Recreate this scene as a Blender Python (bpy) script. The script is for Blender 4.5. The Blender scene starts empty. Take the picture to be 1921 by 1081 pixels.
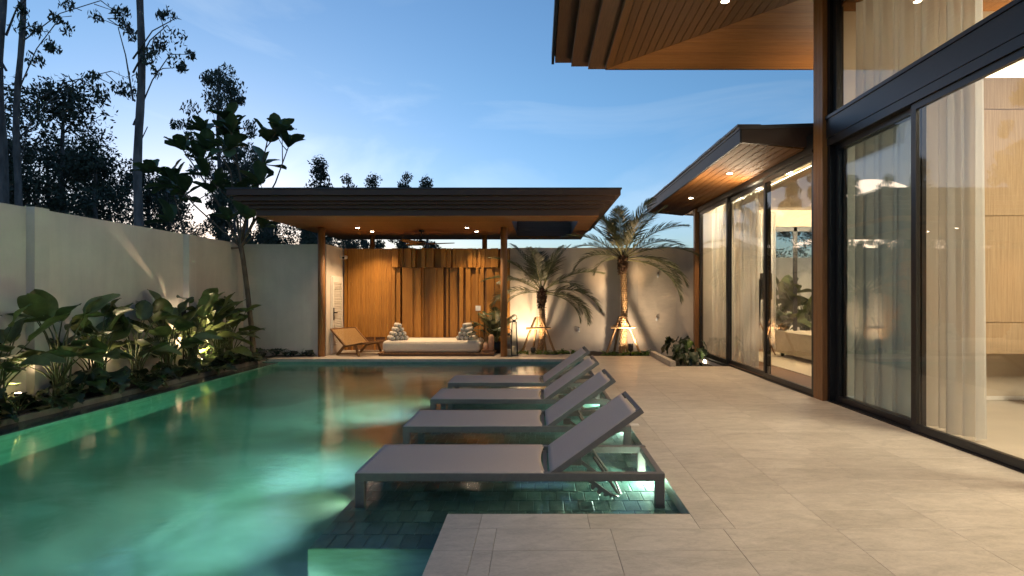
import bpy, bmesh, math, random
import numpy as np
from mathutils import Vector, Matrix, Euler
random.seed(7); np.random.seed(7)
PI = math.pi; R = math.radians
S = bpy.context.scene
# ------------------------------------------------------------------ camera
cd = bpy.data.cameras.new('camera'); cam = bpy.data.objects.new('camera', cd)
S.collection.objects.link(cam); S.camera = cam
cam.location = (0, 0, 1.4); cam.rotation_euler = (R(90), 0, 0)
cd.sensor_width = 36; cd.lens = 19.865; cd.shift_x = -0.02577; cd.shift_y = 0.0065
cd.clip_start = 0.05; cd.clip_end = 3000
# ------------------------------------------------------------------ world: dusk sky with thin cloud
SUN_EL, SUN_AZ = 1.8, -30.0
W = bpy.data.worlds.new('World'); S.world = W; W.use_nodes = True
wt = W.node_tree; wt.nodes.clear()
def wn(t, **k):
    n = wt.nodes.new(t)
    for a, b in k.items(): setattr(n, a, b)
    return n
wo = wn('ShaderNodeOutputWorld'); wb = wn('ShaderNodeBackground')
sky = wn('ShaderNodeTexSky', sky_type='NISHITA', sun_disc=False, sun_elevation=R(SUN_EL), sun_rotation=R(SUN_AZ),
         altitude=100, air_density=1.0, dust_density=0.35, ozone_density=4.0)
tc = wn('ShaderNodeTexCoord')
mp = wn('ShaderNodeMapping'); mp.inputs['Scale'].default_value = (1.1, 1.6, 4.0); mp.inputs['Location'].default_value = (2.3, .7, .4)
nz = wn('ShaderNodeTexNoise'); nz.inputs['Scale'].default_value = 1.7; nz.inputs['Detail'].default_value = 7; nz.inputs['Roughness'].default_value = .56; nz.inputs['Distortion'].default_value = .8
rp = wn('ShaderNodeValToRGB'); rp.color_ramp.elements[0].position = .48; rp.color_ramp.elements[1].position = .86
rp.color_ramp.elements[1].color = (.42, .42, .42, 1)
h0 = wn('ShaderNodeHueSaturation'); h0.inputs['Saturation'].default_value = .9
hs = wn('ShaderNodeHueSaturation'); hs.inputs['Saturation'].default_value = .35; hs.inputs['Value'].default_value = 1.35
mx = wn('ShaderNodeMix', data_type='RGBA')
gm = wn('ShaderNodeMix', data_type='RGBA', blend_type='MULTIPLY'); gm.inputs[0].default_value = 1; gm.inputs[7].default_value = (.97, 1.02, .93, 1)
L = wt.links
L.new(tc.outputs['Generated'], mp.inputs[0]); L.new(mp.outputs[0], nz.inputs['Vector']); L.new(nz.outputs['Fac'], rp.inputs[0])
L.new(sky.outputs[0], h0.inputs['Color']); L.new(h0.outputs[0], hs.inputs['Color']); L.new(h0.outputs[0], mx.inputs[6]); L.new(hs.outputs[0], mx.inputs[7]); L.new(rp.outputs[0], mx.inputs[0])
L.new(mx.outputs[2], gm.inputs[6]); sx = wn('ShaderNodeSeparateXYZ'); L.new(tc.outputs['Generated'], sx.inputs[0])
hr = wn('ShaderNodeValToRGB'); hr.color_ramp.elements[0].color = (1.06, .91, 1.05, 1); hr.color_ramp.elements[1].position = .34; hr.color_ramp.elements[1].color = (1, 1, 1, 1); L.new(sx.outputs[2], hr.inputs[0])
g2 = wn('ShaderNodeMix', data_type='RGBA', blend_type='MULTIPLY'); g2.inputs[0].default_value = 1; L.new(gm.outputs[2], g2.inputs[6]); L.new(hr.outputs[0], g2.inputs[7]); L.new(g2.outputs[2], wb.inputs[0]); L.new(wb.outputs[0], wo.inputs[0])
wb.inputs[1].default_value = 0.135
# last of the sun: below the tree line, only a breath of warm light left
sd = bpy.data.lights.new('sun', 'SUN'); sun = bpy.data.objects.new('sun', sd); S.collection.objects.link(sun)
sd.energy = 0.05; sd.angle = R(12); sd.color = (1, .72, .5)
sun.rotation_euler = (R(90 - 4), 0, R(180 - SUN_AZ))
S.view_settings.view_transform = 'Standard'; S.view_settings.look = 'None'
S.view_settings.exposure = 2.17; S.view_settings.gamma = 1; S.view_settings.use_curve_mapping = False
S.cycles.use_denoising = True; S.cycles.max_bounces = 12; S.cycles.transparent_max_bounces = 24
S.cycles.diffuse_bounces = 4; S.cycles.glossy_bounces = 5; S.cycles.transmission_bounces = 10
S.cycles.caustics_refractive = True; S.cycles.caustics_reflective = False
S.cycles.sample_clamp_indirect = 6

# ------------------------------------------------------------------ helpers
col = S.collection
class MB:
    """collects simple shapes into one mesh"""
    def __init__(s): s.v = []; s.f = []; s.sm = []
    def add(s, vs, fs, smooth=False):
        o = len(s.v); s.v += [tuple(v) for v in vs]; s.f += [tuple(i + o for i in f) for f in fs]; s.sm += [smooth] * len(fs); return s
    def box(s, x0, x1, y0, y1, z0, z1):
        v = [(x0,y0,z0),(x1,y0,z0),(x1,y1,z0),(x0,y1,z0),(x0,y0,z1),(x1,y0,z1),(x1,y1,z1),(x0,y1,z1)]
        return s.add(v, [(0,3,2,1),(4,5,6,7),(0,1,5,4),(1,2,6,5),(2,3,7,6),(3,0,4,7)])
    def bar(s, a, b, w, h=None, up=(0,0,1)):
        h = h or w; a = Vector(a); b = Vector(b); d = (b - a).normalized(); u = Vector(up)
        if abs(d.dot(u)) > .98: u = Vector((0, 1, 0))
        x = d.cross(u).normalized(); z = x.cross(d)
        v = [p + x * sx * w / 2 + z * sz * h / 2 for p in (a, b) for sx, sz in ((-1,-1),(1,-1),(1,1),(-1,1))]
        return s.add(v, [(0,1,2,3),(7,6,5,4),(0,4,5,1),(1,5,6,2),(2,6,7,3),(3,7,4,0)])
    def tube(s, pts, rad, n=8, caps=True):
        pts = [Vector(p) for p in pts]; m = len(pts)
        if not hasattr(rad, '__len__'): rad = [rad] * m
        vs = []; px = None
        for i, p in enumerate(pts):
            t = (pts[min(i+1, m-1)] - pts[max(i-1, 0)]).normalized()
            if px is None:
                px = t.orthogonal().normalized()
            px = (px - t * px.dot(t)).normalized(); py = t.cross(px)
            vs += [p + (px * math.cos(2*PI*k/n) + py * math.sin(2*PI*k/n)) * rad[i] for k in range(n)]
        fs = [(i*n+k, i*n+(k+1) % n, (i+1)*n+(k+1) % n, (i+1)*n+k) for i in range(m-1) for k in range(n)]
        s.add(vs, fs, True)
        if caps:
            s.add(vs[:n], [tuple(range(n-1, -1, -1))]); s.add(vs[-n:], [tuple(range(n))])
        return s
    def lathe(s, prof, n=20, c=(0,0), smooth=True):
        vs = [(c[0] + r*math.cos(2*PI*k/n), c[1] + r*math.sin(2*PI*k/n), z) for r, z in prof for k in range(n)]
        fs = [(i*n+k, i*n+(k+1) % n, (i+1)*n+(k+1) % n, (i+1)*n+k) for i in range(len(prof)-1) for k in range(n)]
        fs += [tuple(range(n-1, -1, -1)), tuple((len(prof)-1)*n + k for k in range(n))]
        return s.add(vs, fs, smooth)
    def prism(s, poly, h, axis='y', off=0):
        """poly in the two other axes, extruded from off to off+h"""
        n = len(poly)
        def q(p, t): return {'y': (p[0], t, p[1]), 'z': (p[0], p[1], t), 'x': (t, p[0], p[1])}[axis]
        v = [q(p, off) for p in poly] + [q(p, off + h) for p in poly]
        f = [(i, (i+1) % n, n + (i+1) % n, n + i) for i in range(n)] + [tuple(range(n-1, -1, -1)), tuple(range(n, 2*n))]
        return s.add(v, f)
    def grid(s, fn, nu, nv, smooth=True, thick=0):
        P = [[Vector(fn(i/nu, j/nv)) for j in range(nv+1)] for i in range(nu+1)]
        vs = [p for r in P for p in r]; k = nv + 1
        fs = [(i*k+j, (i+1)*k+j, (i+1)*k+j+1, i*k+j+1) for i in range(nu) for j in range(nv)]
        return s.add(vs, fs, smooth)
    def mesh(s, name):
        me = bpy.data.meshes.new(name); me.from_pydata(s.v, [], s.f)
        me.polygons.foreach_set('use_smooth', s.sm); me.update(); return me
    def build(s, name, m, parent=None, fix=True, bevel=0):
        me = s.mesh(name)
        if fix:
            bm = bmesh.new(); bm.from_mesh(me); bmesh.ops.recalc_face_normals(bm, faces=bm.faces); bm.to_mesh(me); bm.free()
        o = link(name, me, m, parent)
        if bevel:
            b = o.modifiers.new('bevel', 'BEVEL'); b.width = bevel; b.segments = 2; b.limit_method = 'ANGLE'
        return o
def link(name, me, m=None, parent=None):
    o = bpy.data.objects.new(name, me); col.objects.link(o)
    if m is not None and not me.materials: me.materials.append(m)
    if parent is not None: o.parent = parent
    return o
def tag(o, label=None, cat=None, group=None, kind=None):
    if label: o['label'] = label
    if cat: o['category'] = cat
    if group: o['group'] = group
    if kind: o['kind'] = kind
    return o
def empty(name, loc=(0,0,0), rz=0, label=None, cat=None, group=None):
    o = bpy.data.objects.new(name, None); col.objects.link(o); o.location = loc; o.rotation_euler = (0, 0, rz)
    o.empty_display_size = .1
    return tag(o, label, cat, group)
def copy_tree(o, parent=None):
    c = o.copy(); col.objects.link(c); c.parent = parent
    for ch in o.children: copy_tree(ch, c)
    return c
def stuff(o): o['kind'] = 'stuff'; return o
def struct(o): o['kind'] = 'structure'; return o
def lamp(name, kind, loc, energy, color=(1,.73,.46), parent=None, aim=None, size=.05, size_y=None, spot=90, blend=.6):
    d = bpy.data.lights.new(name, kind); d.energy = energy; d.color = color
    if kind == 'AREA':
        d.size = size
        if size_y: d.shape = 'RECTANGLE'; d.size_y = size_y
    elif kind == 'SPOT': d.spot_size = R(spot); d.spot_blend = blend; d.shadow_soft_size = size
    else: d.shadow_soft_size = size
    o = bpy.data.objects.new(name, d); col.objects.link(o); o.location = loc
    if aim is not None:
        o.rotation_euler = (Vector(aim) - Vector(loc)).to_track_quat('-Z', 'Y').to_euler()
    if parent is not None: o.parent = parent
    return o

# ------------------------------------------------------------------ materials
def mat(name, c, rough=.5, c2=None, scale=6, stretch=(1,1,1), detail=5, bump=0, bscale=None, metal=0, spec=.5, vary=0, contrast=(.35,.65), distort=0, coat=0, transl=0, bstretch=None, sheen=0, stain=None):
    m = bpy.data.materials.new(name); m.use_nodes = True; t = m.node_tree; b = t.nodes['Principled BSDF']
    b.inputs['Roughness'].default_value = rough; b.inputs['Metallic'].default_value = metal; b.inputs['Specular IOR Level'].default_value = spec
    if coat: b.inputs['Coat Weight'].default_value = coat; b.inputs['Coat Roughness'].default_value = .25
    if sheen: b.inputs['Sheen Weight'].default_value = sheen
    N = t.nodes.new; K = t.links.new
    tc = N('ShaderNodeTexCoord'); mp = N('ShaderNodeMapping'); mp.inputs['Scale'].default_value = stretch; K(tc.outputs['Object'], mp.inputs[0])
    oi = N('ShaderNodeObjectInfo')
    ad = N('ShaderNodeVectorMath'); ad.operation = 'ADD'; K(mp.outputs[0], ad.inputs[0])
    ml = N('ShaderNodeMath'); ml.operation = 'MULTIPLY'; ml.inputs[1].default_value = 37.0; K(oi.outputs['Random'], ml.inputs[0]); K(ml.outputs[0], ad.inputs[1])
    nz = N('ShaderNodeTexNoise'); nz.inputs['Scale'].default_value = scale; nz.inputs['Detail'].default_value = detail; nz.inputs['Roughness'].default_value = .6; nz.inputs['Distortion'].default_value = distort
    K(ad.outputs[0], nz.inputs['Vector'])
    rp = N('ShaderNodeValToRGB'); e = rp.color_ramp.elements; e[0].position, e[1].position = contrast
    c2 = c2 or tuple(x * .75 for x in c)
    e[0].color = (*c2, 1); e[1].color = (*c, 1); K(nz.outputs['Fac'], rp.inputs[0])
    out = rp.outputs[0]
    if vary:
        mr = N('ShaderNodeMapRange'); mr.inputs['To Min'].default_value = 1 - vary; mr.inputs['To Max'].default_value = 1 + vary; K(oi.outputs['Random'], mr.inputs[0])
        hs = N('ShaderNodeHueSaturation'); K(out, hs.inputs['Color']); K(mr.outputs[0], hs.inputs['Value']); out = hs.outputs[0]
    if stain:   # (scale, stretch, amount): blotches and streaks with shapes of their own
        for sc, st, am in stain:
            mp3 = N('ShaderNodeMapping'); mp3.inputs['Scale'].default_value = st; K(ad.outputs[0] if vary else tc.outputs['Object'], mp3.inputs[0])
            n3 = N('ShaderNodeTexNoise'); n3.inputs['Scale'].default_value = sc; n3.inputs['Detail'].default_value = 8; n3.inputs['Roughness'].default_value = .68; n3.inputs['Distortion'].default_value = 1.2; K(mp3.outputs[0], n3.inputs['Vector'])
            r3 = N('ShaderNodeMapRange'); r3.inputs['From Min'].default_value = .42; r3.inputs['From Max'].default_value = .72; r3.inputs['To Min'].default_value = 1; r3.inputs['To Max'].default_value = 1 - am; K(n3.outputs['Fac'], r3.inputs[0])
            h3 = N('ShaderNodeHueSaturation'); K(out, h3.inputs['Color']); K(r3.outputs[0], h3.inputs['Value']); out = h3.outputs[0]
    K(out, b.inputs['Base Color'])
    if bump:
        n2 = nz
        if bscale:
            n2 = N('ShaderNodeTexNoise'); n2.inputs['Scale'].default_value = bscale; n2.inputs['Detail'].default_value = 4
            if bstretch:
                mp2 = N('ShaderNodeMapping'); mp2.inputs['Scale'].default_value = bstretch; K(tc.outputs['Object'], mp2.inputs[0]); K(mp2.outputs[0], n2.inputs['Vector'])
            else: K(ad.outputs[0], n2.inputs['Vector'])
        bp = N('ShaderNodeBump'); bp.inputs['Strength'].default_value = bump; bp.inputs['Distance'].default_value = .01
        K(n2.outputs['Fac'], bp.inputs['Height']); K(bp.outputs[0], b.inputs['Normal'])
    if transl:
        tr = N('ShaderNodeBsdfTranslucent'); ms = N('ShaderNodeMixShader'); ms.inputs[0].default_value = transl
        K(out, tr.inputs[0]); K(b.outputs[0], ms.inputs[1]); K(tr.outputs[0], ms.inputs[2]); K(ms.outputs[0], t.nodes['Material Output'].inputs[0])
    m.diffuse_color = (*c, 1)
    return m
def emit(name, c, s):
    m = bpy.data.materials.new(name); m.use_nodes = True; b = m.node_tree.nodes['Principled BSDF']
    b.inputs['Base Color'].default_value = (.8,.8,.8,1); b.inputs['Emission Color'].default_value = (*c, 1); b.inputs['Emission Strength'].default_value = s
    return m
def glassy(name, tint=(.93,.95,.94), ior=1.75, rough=0.0):
    m = bpy.data.materials.new(name); m.use_nodes = True; t = m.node_tree; t.nodes.clear(); N = t.nodes.new; K = t.links.new
    o = N('ShaderNodeOutputMaterial'); a = N('ShaderNodeBsdfTransparent'); g = N('ShaderNodeBsdfGlossy'); f = N('ShaderNodeFresnel'); x = N('ShaderNodeMixShader')
    ge = N('ShaderNodeNewGeometry'); iv = N('ShaderNodeMath'); iv.operation = 'SUBTRACT'; iv.inputs[0].default_value = 1; ml = N('ShaderNodeMath'); ml.operation = 'MULTIPLY'
    K(ge.outputs['Backfacing'], iv.inputs[1]); K(iv.outputs[0], ml.inputs[0]); K(f.outputs[0], ml.inputs[1])
    a.inputs[0].default_value = (*tint, 1); g.inputs['Roughness'].default_value = rough; f.inputs['IOR'].default_value = ior
    K(ml.outputs[0], x.inputs[0]); K(a.outputs[0], x.inputs[1]); K(g.outputs[0], x.inputs[2]); K(x.outputs[0], o.inputs[0])
    return m
def sheer(name, c, open_=.25, transl=.55):
    m = bpy.data.materials.new(name); m.use_nodes = True; t = m.node_tree; b = t.nodes['Principled BSDF']; N = t.nodes.new; K = t.links.new
    tc = N('ShaderNodeTexCoord'); mp = N('ShaderNodeMapping'); mp.inputs['Scale'].default_value = (1, 26, .3); K(tc.outputs['Object'], mp.inputs[0])
    nz = N('ShaderNodeTexNoise'); nz.inputs['Scale'].default_value = 3; nz.inputs['Detail'].default_value = 4; K(mp.outputs[0], nz.inputs['Vector'])
    rp = N('ShaderNodeValToRGB'); rp.color_ramp.elements[0].position = .3; rp.color_ramp.elements[1].position = .7
    rp.color_ramp.elements[0].color = (*[x * .94 for x in c], 1); rp.color_ramp.elements[1].color = (*c, 1); K(nz.outputs['Fac'], rp.inputs[0])
    b.inputs['Roughness'].default_value = .9; b.inputs['Specular IOR Level'].default_value = .1; K(rp.outputs[0], b.inputs['Base Color'])
    tl = N('ShaderNodeBsdfTranslucent'); K(rp.outputs[0], tl.inputs[0]); tp = N('ShaderNodeBsdfTransparent')
    m1 = N('ShaderNodeMixShader'); m1.inputs[0].default_value = transl; m2 = N('ShaderNodeMixShader'); m2.inputs[0].default_value = open_
    K(b.outputs[0], m1.inputs[1]); K(tl.outputs[0], m1.inputs[2]); K(m1.outputs[0], m2.inputs[1]); K(tp.outputs[0], m2.inputs[2]); K(m2.outputs[0], t.nodes['Material Output'].inputs[0])
    return m
M = {}
M['plaster'] = mat('plaster', (.66,.585,.50), .85, (.575,.505,.43), 1.1, bump=.12, bscale=60, detail=6, stain=((1.6, (1.6,1.6,.18), .10), (.5, (1,1,1.6), .08)))
M['stucco'] = mat('stucco', (.64,.555,.455), .85, (.57,.495,.405), .9, bump=.5, bscale=7, detail=6, bstretch=(1,1,3), stain=((3, (1,1,3), .12),))
M['deck'] = mat('deck', (.55,.485,.405), .42, (.44,.385,.315), 2.4, stretch=(1,1.9,1), detail=10, bump=.06, bscale=40, vary=.055, contrast=(.28,.66), distort=.9, spec=.4, stain=((3.5, (1,1.3,1), .24), (26, (1,1,1), .2)))
M['joint'] = mat('joint', (.58,.51,.42), .9)
M['concrete'] = mat('concrete', (.42,.38,.33), .75, (.33,.30,.26), 5, bump=.1)
M['kerb'] = mat('kerb', (.20,.18,.155), .8, (.13,.118,.10), 5, bump=.15)
M['soil'] = mat('soil', (.035,.026,.018), .95, (.015,.011,.008), 20, bump=.6)
M['ground'] = mat('ground', (.05,.055,.03), .95, (.03,.028,.018), .6)
M['pooltile'] = mat('pooltile', (.105,.21,.165), .38, (.05,.115,.09), 9, vary=.28, bump=.2, bscale=24, contrast=(.3,.7))
M['poolwall'] = mat('poolwall', (.20,.36,.29), .5, (.12,.24,.19), 3.5, stretch=(1,.55,2.4), bump=.25, bscale=12, contrast=(.33,.62), detail=8)
M['poolfloor'] = mat('poolfloor', (.15,.25,.24), .5, (.055,.115,.108), .9, bump=.15, bscale=12, detail=8, distort=.8, contrast=(.38,.62))
M['ledge'] = mat('ledge', (.075,.10,.085), .16, (.035,.05,.043), 6, bump=.1, bscale=20)
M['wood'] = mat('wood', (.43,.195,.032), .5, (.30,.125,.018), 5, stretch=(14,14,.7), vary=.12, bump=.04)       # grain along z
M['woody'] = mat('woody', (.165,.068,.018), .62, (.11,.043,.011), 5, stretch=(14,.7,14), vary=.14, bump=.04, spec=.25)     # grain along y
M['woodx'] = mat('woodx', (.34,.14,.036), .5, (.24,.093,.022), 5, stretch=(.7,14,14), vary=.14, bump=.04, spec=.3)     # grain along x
M['fascia'] = mat('fascia', (.058,.029,.018), .5, (.052,.026,.016), 5, stretch=(.6,.6,14), vary=.06, bump=.03)
M['eave'] = mat('eave', (.15,.072,.032), .5, (.10,.047,.021), 5, stretch=(14,.6,14), vary=.08, bump=.03)  # lighter copy of fascia: the warm light on the eave layers is in the colour
M['column'] = mat('column', (.34,.155,.05), .5, (.23,.10,.033), 5, stretch=(14,14,.7), vary=.06, bump=.04)
M['roofing'] = mat('roofing', (.03,.033,.04), .45, (.02,.022,.027), 12, bump=.2)
M['gutter'] = mat('gutter', (.014,.019,.027), .55)
M['black'] = mat('black', (.011,.011,.012), .4, (.008,.008,.009), 30)
M['frame'] = mat('frame', (.014,.0135,.0145), .36, (.011,.0105,.0115), 30)
M['glass'] = glassy('glass'); M['glass_grey'] = glassy('glass_grey', (.62,.72,.80))
M['alu'] = mat('alu', (.19,.165,.145), .45, (.165,.143,.125), 30, metal=.35)
M['sling'] = mat('sling', (.56,.45,.37), .7, (.50,.40,.33), 160, bump=.15, bscale=420)
M['whitep'] = mat('whitep', (.72,.68,.62), .5, (.66,.62,.56), 20)
M['white'] = mat('white', (.78,.78,.78), .4)
M['cushion'] = mat('cushion', (.62,.555,.46), .9, (.56,.50,.41), 40, bump=.2, bscale=200, sheen=.2)
M['pillow'] = mat('pillow', (.52,.48,.42), .9, (.40,.37,.32), 60, bump=.2, bscale=200)
M['wicker'] = mat('wicker', (.40,.24,.085), .6, (.26,.14,.045), 70, bump=.5, bscale=90)
M['teak'] = mat('teak', (.24,.115,.04), .5, (.16,.072,.024), 6, stretch=(6,6,6), bump=.05)
M['clay'] = mat('clay', (.62,.36,.22), .7, (.52,.29,.17), 12)
M['bark'] = mat('bark', (.19,.145,.10), .9, (.085,.06,.04), 14, stretch=(1,1,.25), bump=.7)
M['eubark'] = mat('eubark', (.17,.155,.145), .85, (.065,.058,.055), 5, stretch=(1,1,.3), bump=.4)
M['palmtrunk'] = mat('palmtrunk', (.36,.24,.12), .85, (.13,.075,.035), 26, bump=.5, contrast=(.4,.6))
M['fibre'] = mat('fibre', (.10,.05,.025), .95, (.045,.022,.012), 30, bump=.8)
M['pole'] = mat('pole', (.34,.21,.10), .75, (.19,.11,.05), 8, stretch=(4,4,1), bump=.3)
M['leaf'] = mat('leaf', (.135,.165,.058), .42, (.085,.11,.038), 7, vary=.3, transl=.22)
M['leafd'] = mat('leafd', (.030,.050,.021), .34, (.019,.034,.015), 7, vary=.3, transl=.12)
M['leafb'] = mat('leafb', (.13,.20,.03), .4, (.08,.14,.02), 7, vary=.3, transl=.3)
M['stem'] = mat('stem', (.085,.10,.035), .45, (.06,.07,.025), 9, vary=.2)
M['treeleaf'] = mat('treeleaf', (.075,.12,.045), .36, (.05,.085,.032), 6, vary=.35, transl=.2)
M['frond'] = mat('frond', (.085,.10,.048), .45, (.055,.066,.03), 5, vary=.25, transl=.2)
M['rachis'] = mat('rachis', (.20,.19,.075), .5)
M['forest'] = mat('forest', (.050,.070,.042), .6, (.030,.044,.028), 2, vary=.25, transl=.15)
M['fern'] = mat('fern', (.10,.19,.03), .45, (.055,.11,.018), 9, vary=.3, transl=.3)
M['floorwood'] = mat('floorwood', (.26,.12,.05), .35, (.17,.075,.03), 5, stretch=(1,9,1))
M['floortile'] = mat('floortile', (.52,.45,.36), .3, (.46,.40,.32), 2.2, detail=8)
M['rug'] = mat('rug', (.60,.50,.37), .95, (.54,.45,.33), 60, bump=.3, bscale=250)
M['wallin'] = mat('wallin', (.50,.42,.32), .9, (.47,.395,.30), 2)
M['ceil'] = mat('ceil', (.66,.60,.50), .9, (.64,.58,.485), 2)
M['oak'] = mat('oak', (.40,.285,.17), .5, (.31,.215,.125), 4, stretch=(16,16,.6), vary=.05)
M['bedding'] = mat('bedding', (.54,.46,.35), .95, (.47,.40,.30), 9, bump=.4, bscale=60)
M['sheer'] = sheer('sheer', (.70,.68,.64), .22)
M['drape'] = sheer('drape', (.36,.27,.17), 0.0, .15)
M['glow'] = emit('glow', (1,.80,.55), 14)
M['strip'] = emit('strip', (1,.83,.58), 6)
M['poolglow'] = emit('poolglow', (.75,1,.85), 9)
M['candle'] = mat('candle', (.72,.62,.45), .6)
# water: refraction, a soft long-exposure surface and green absorption with depth
m = bpy.data.materials.new('water'); m.use_nodes = True; t = m.node_tree; b = t.nodes['Principled BSDF']
b.inputs['Base Color'].default_value = (1,1,1,1); b.inputs['Transmission Weight'].default_value = 1; b.inputs['IOR'].default_value = 1.333; b.inputs['Roughness'].default_value = .12
tcw = t.nodes.new('ShaderNodeTexCoord'); mw = t.nodes.new('ShaderNodeMapping'); mw.inputs['Scale'].default_value = (1.0, 1.5, 1); mw.inputs['Rotation'].default_value = (0, 0, .5)
nw = t.nodes.new('ShaderNodeTexNoise'); nw.inputs['Scale'].default_value = 2.6; nw.inputs['Detail'].default_value = 4; nw.inputs['Distortion'].default_value = .6
bw = t.nodes.new('ShaderNodeBump'); bw.inputs['Strength'].default_value = .2; bw.inputs['Distance'].default_value = .02
t.links.new(tcw.outputs['Object'], mw.inputs[0]); t.links.new(mw.outputs[0], nw.inputs['Vector']); t.links.new(nw.outputs['Fac'], bw.inputs['Height']); t.links.new(bw.outputs[0], b.inputs['Normal'])
va = t.nodes.new('ShaderNodeVolumeAbsorption'); va.inputs['Color'].default_value = (.30,.86,.80,1); va.inputs['Density'].default_value = .27
vs = t.nodes.new('ShaderNodeVolumeScatter'); vs.inputs['Color'].default_value = (.8,1,.93,1); vs.inputs['Density'].default_value = .055; vs.inputs['Anisotropy'].default_value = .35
vd = t.nodes.new('ShaderNodeAddShader'); t.links.new(va.outputs[0], vd.inputs[0]); t.links.new(vs.outputs[0], vd.inputs[1]); t.links.new(vd.outputs[0], t.nodes['Material Output'].inputs['Volume'])
M['water'] = m
# ------------------------------------------------------------------ ground, pool, deck
def ground():
    b = MB(); z = -.45; o = 900; x0, x1, y0, y1 = -6.7, 9.4, -4.5, 14.1
    xs = [-o, x0, x1, o]; ys = [-o, y0, y1, o]
    for i in range(3):
        for j in range(3):
            if i == 1 and j == 1: continue
            b.add([(xs[i],ys[j],z),(xs[i+1],ys[j],z),(xs[i+1],ys[j+1],z),(xs[i],ys[j+1],z)], [(0,1,2,3)])
    struct(b.build('ground', M['ground'], fix=False))
ground()
WZ = -.055; SZ = -.135; PZ = -1.3
struct(MB().box(-5.86, 1.1, -4.2, 12.2, PZ-.15, PZ).build('pool_floor', M['poolfloor']))
pw = MB().box(-5.86, -5.52, -4.2, 12.0, PZ, -.052).box(-5.86, 1.1, 12.0, 12.2, PZ, -.025).box(.969, 1.1, 3.612, 12.0, PZ, -.04)
pw.box(-.581, -.47, -4.2, 3.61, PZ, -.04).box(-.47, .969, 3.5, 3.61, PZ, -.04).box(-5.52, -.581, -4.2, -4.0, PZ, -.04)
struct(pw.build('pool_wall', M['poolwall']))
struct(MB().box(-5.862, -5.528, -4.2, 11.998, -.052, -.040).build('overflow_ledge', M['ledge']))
shelf = struct(MB().box(-1.35, -.583, 3.31, 8.95, PZ, SZ-.012).box(-.583, .967, 3.612, 8.95, PZ, SZ-.012).build('pool_shelf', M['poolwall']))
w = MB().prism([(-5.53,-4.1),(-.571,-4.1),(-.571,3.60),(.979,3.60),(.979,12.01),(-5.53,12.01)], WZ - PZ + .01, 'z', PZ - .01)
struct(w.build('water', M['water']))
# shelf tiles: running bond, the nearest 300 as parts, the rest joined
cells = []; tw, td = .1054, .19
for r in range(31):
    y = 3.312 + r*td
    if y + td > 8.95: break
    for c in range(-1, 24):
        x = -1.348 + c*tw + (tw/2 if r % 2 else 0); x0, x1 = max(x, -1.349), min(x+tw, .966)
        if x1 - x0 < .02 or (y < 3.60 and x0 > -.60): continue
        if y < 3.60: x1 = min(x1, -.585)
        if x1 - x0 < .02: continue
        cells.append((x0, x1, y, y+td))
rest = MB(); cache = {}
def piece(kind, x0, x1, y0, y1, z0, z1, m, parent, gap=.0025):
    key = (kind, round(x1-x0, 3), round(y1-y0, 3), round(z1-z0, 3))
    if key not in cache:
        a, c_, h = (x1-x0)/2-gap, (y1-y0)/2-gap, (z1-z0); e = .0012 if 'deck' in kind else min(.003, a*.2, c_*.2); mb = MB()
        v = [(-a,-c_,-h),(a,-c_,-h),(a,c_,-h),(-a,c_,-h),(-a,-c_,-e),(a,-c_,-e),(a,c_,-e),(-a,c_,-e),(-a+e,-c_+e,0),(a-e,-c_+e,0),(a-e,c_-e,0),(-a+e,c_-e,0)]
        mb.add(v, [(0,3,2,1),(0,1,5,4),(1,2,6,5),(2,3,7,6),(3,0,4,7),(4,5,9,8),(5,6,10,9),(6,7,11,10),(7,4,8,11),(8,9,10,11)])
        cache[key] = mb.mesh(kind); cache[key].materials.append(m)
    o = link(kind, cache[key], None, parent); o.location = ((x0+x1)/2, (y0+y1)/2, z1); return o
for i, (x0, x1, y0, y1) in enumerate(cells):
    if i < 300:
        o = piece('pool_tile', x0, x1, y0, y1, SZ-.011, SZ - random.uniform(0, .0022), M['pooltile'], shelf)
        o.rotation_euler = (random.gauss(0, .006), random.gauss(0, .006), 0)
    else:
        z = SZ - random.uniform(0, .002); rest.box(x0+.0025, x1-.0025, y0+.0025, y1-.0025, SZ-.013, z)
stuff(rest.build('far_pool_tiles', M['pooltile'], shelf))
# deck
dk = MB().box(-.575, .9685, -4, 3.606, -.25, -.03).box(.9685, 3.80, -4, 11.06, -.25, -.031).box(.973, 2.60, 11.06, 12.9, -.25, -.0305)
deck = struct(dk.build('deck', M['joint']))
def dt(x0, x1, y0, y1): piece('deck_tile', x0, x1, y0, y1, -.045, 0, M['deck'], deck, .0009)
ys = [3.38, 3.09, 2.80, 2.51, 2.22, 1.93, 1.64]
xs = [-.25, .43, 1.105, 1.78, 2.455, 3.13, 3.80]
dt(-.581, -.358, 3.38, 3.61); dt(-.358, .31, 3.38, 3.61); dt(.31, .969, 3.38, 3.61)
for a, c in zip(ys[1:], ys):
    dt(-.581, -.358, a, c); dt(-.358, -.25, a, c)
    for x0, x1 in zip(xs, xs[1:]): dt(x0, x1, a, c)
for x0, x1 in zip([-.581, .43, 1.78], [.43, 1.78, 3.80]):
    for a in (-.9, -3.9): dt(x0, x1, a, min(a + 3.0, 1.64) if a < -1 else 1.64)
mx_ = [1.18, 1.765, 2.44, 3.12, 3.80]
y = 3.38; r = 0
while y < 11.0:
    y2 = min(y + .2957, 11.07)
    for x0, x1 in zip(mx_, mx_[1:]): dt(x0, x1, y, y2)
    y = y2; r += 1
y = 3.38
while y < 12.85:
    y2 = min(y + .68, 12.9); dt(.969, 1.18, y, y2); y = y2
y = 11.07
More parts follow.
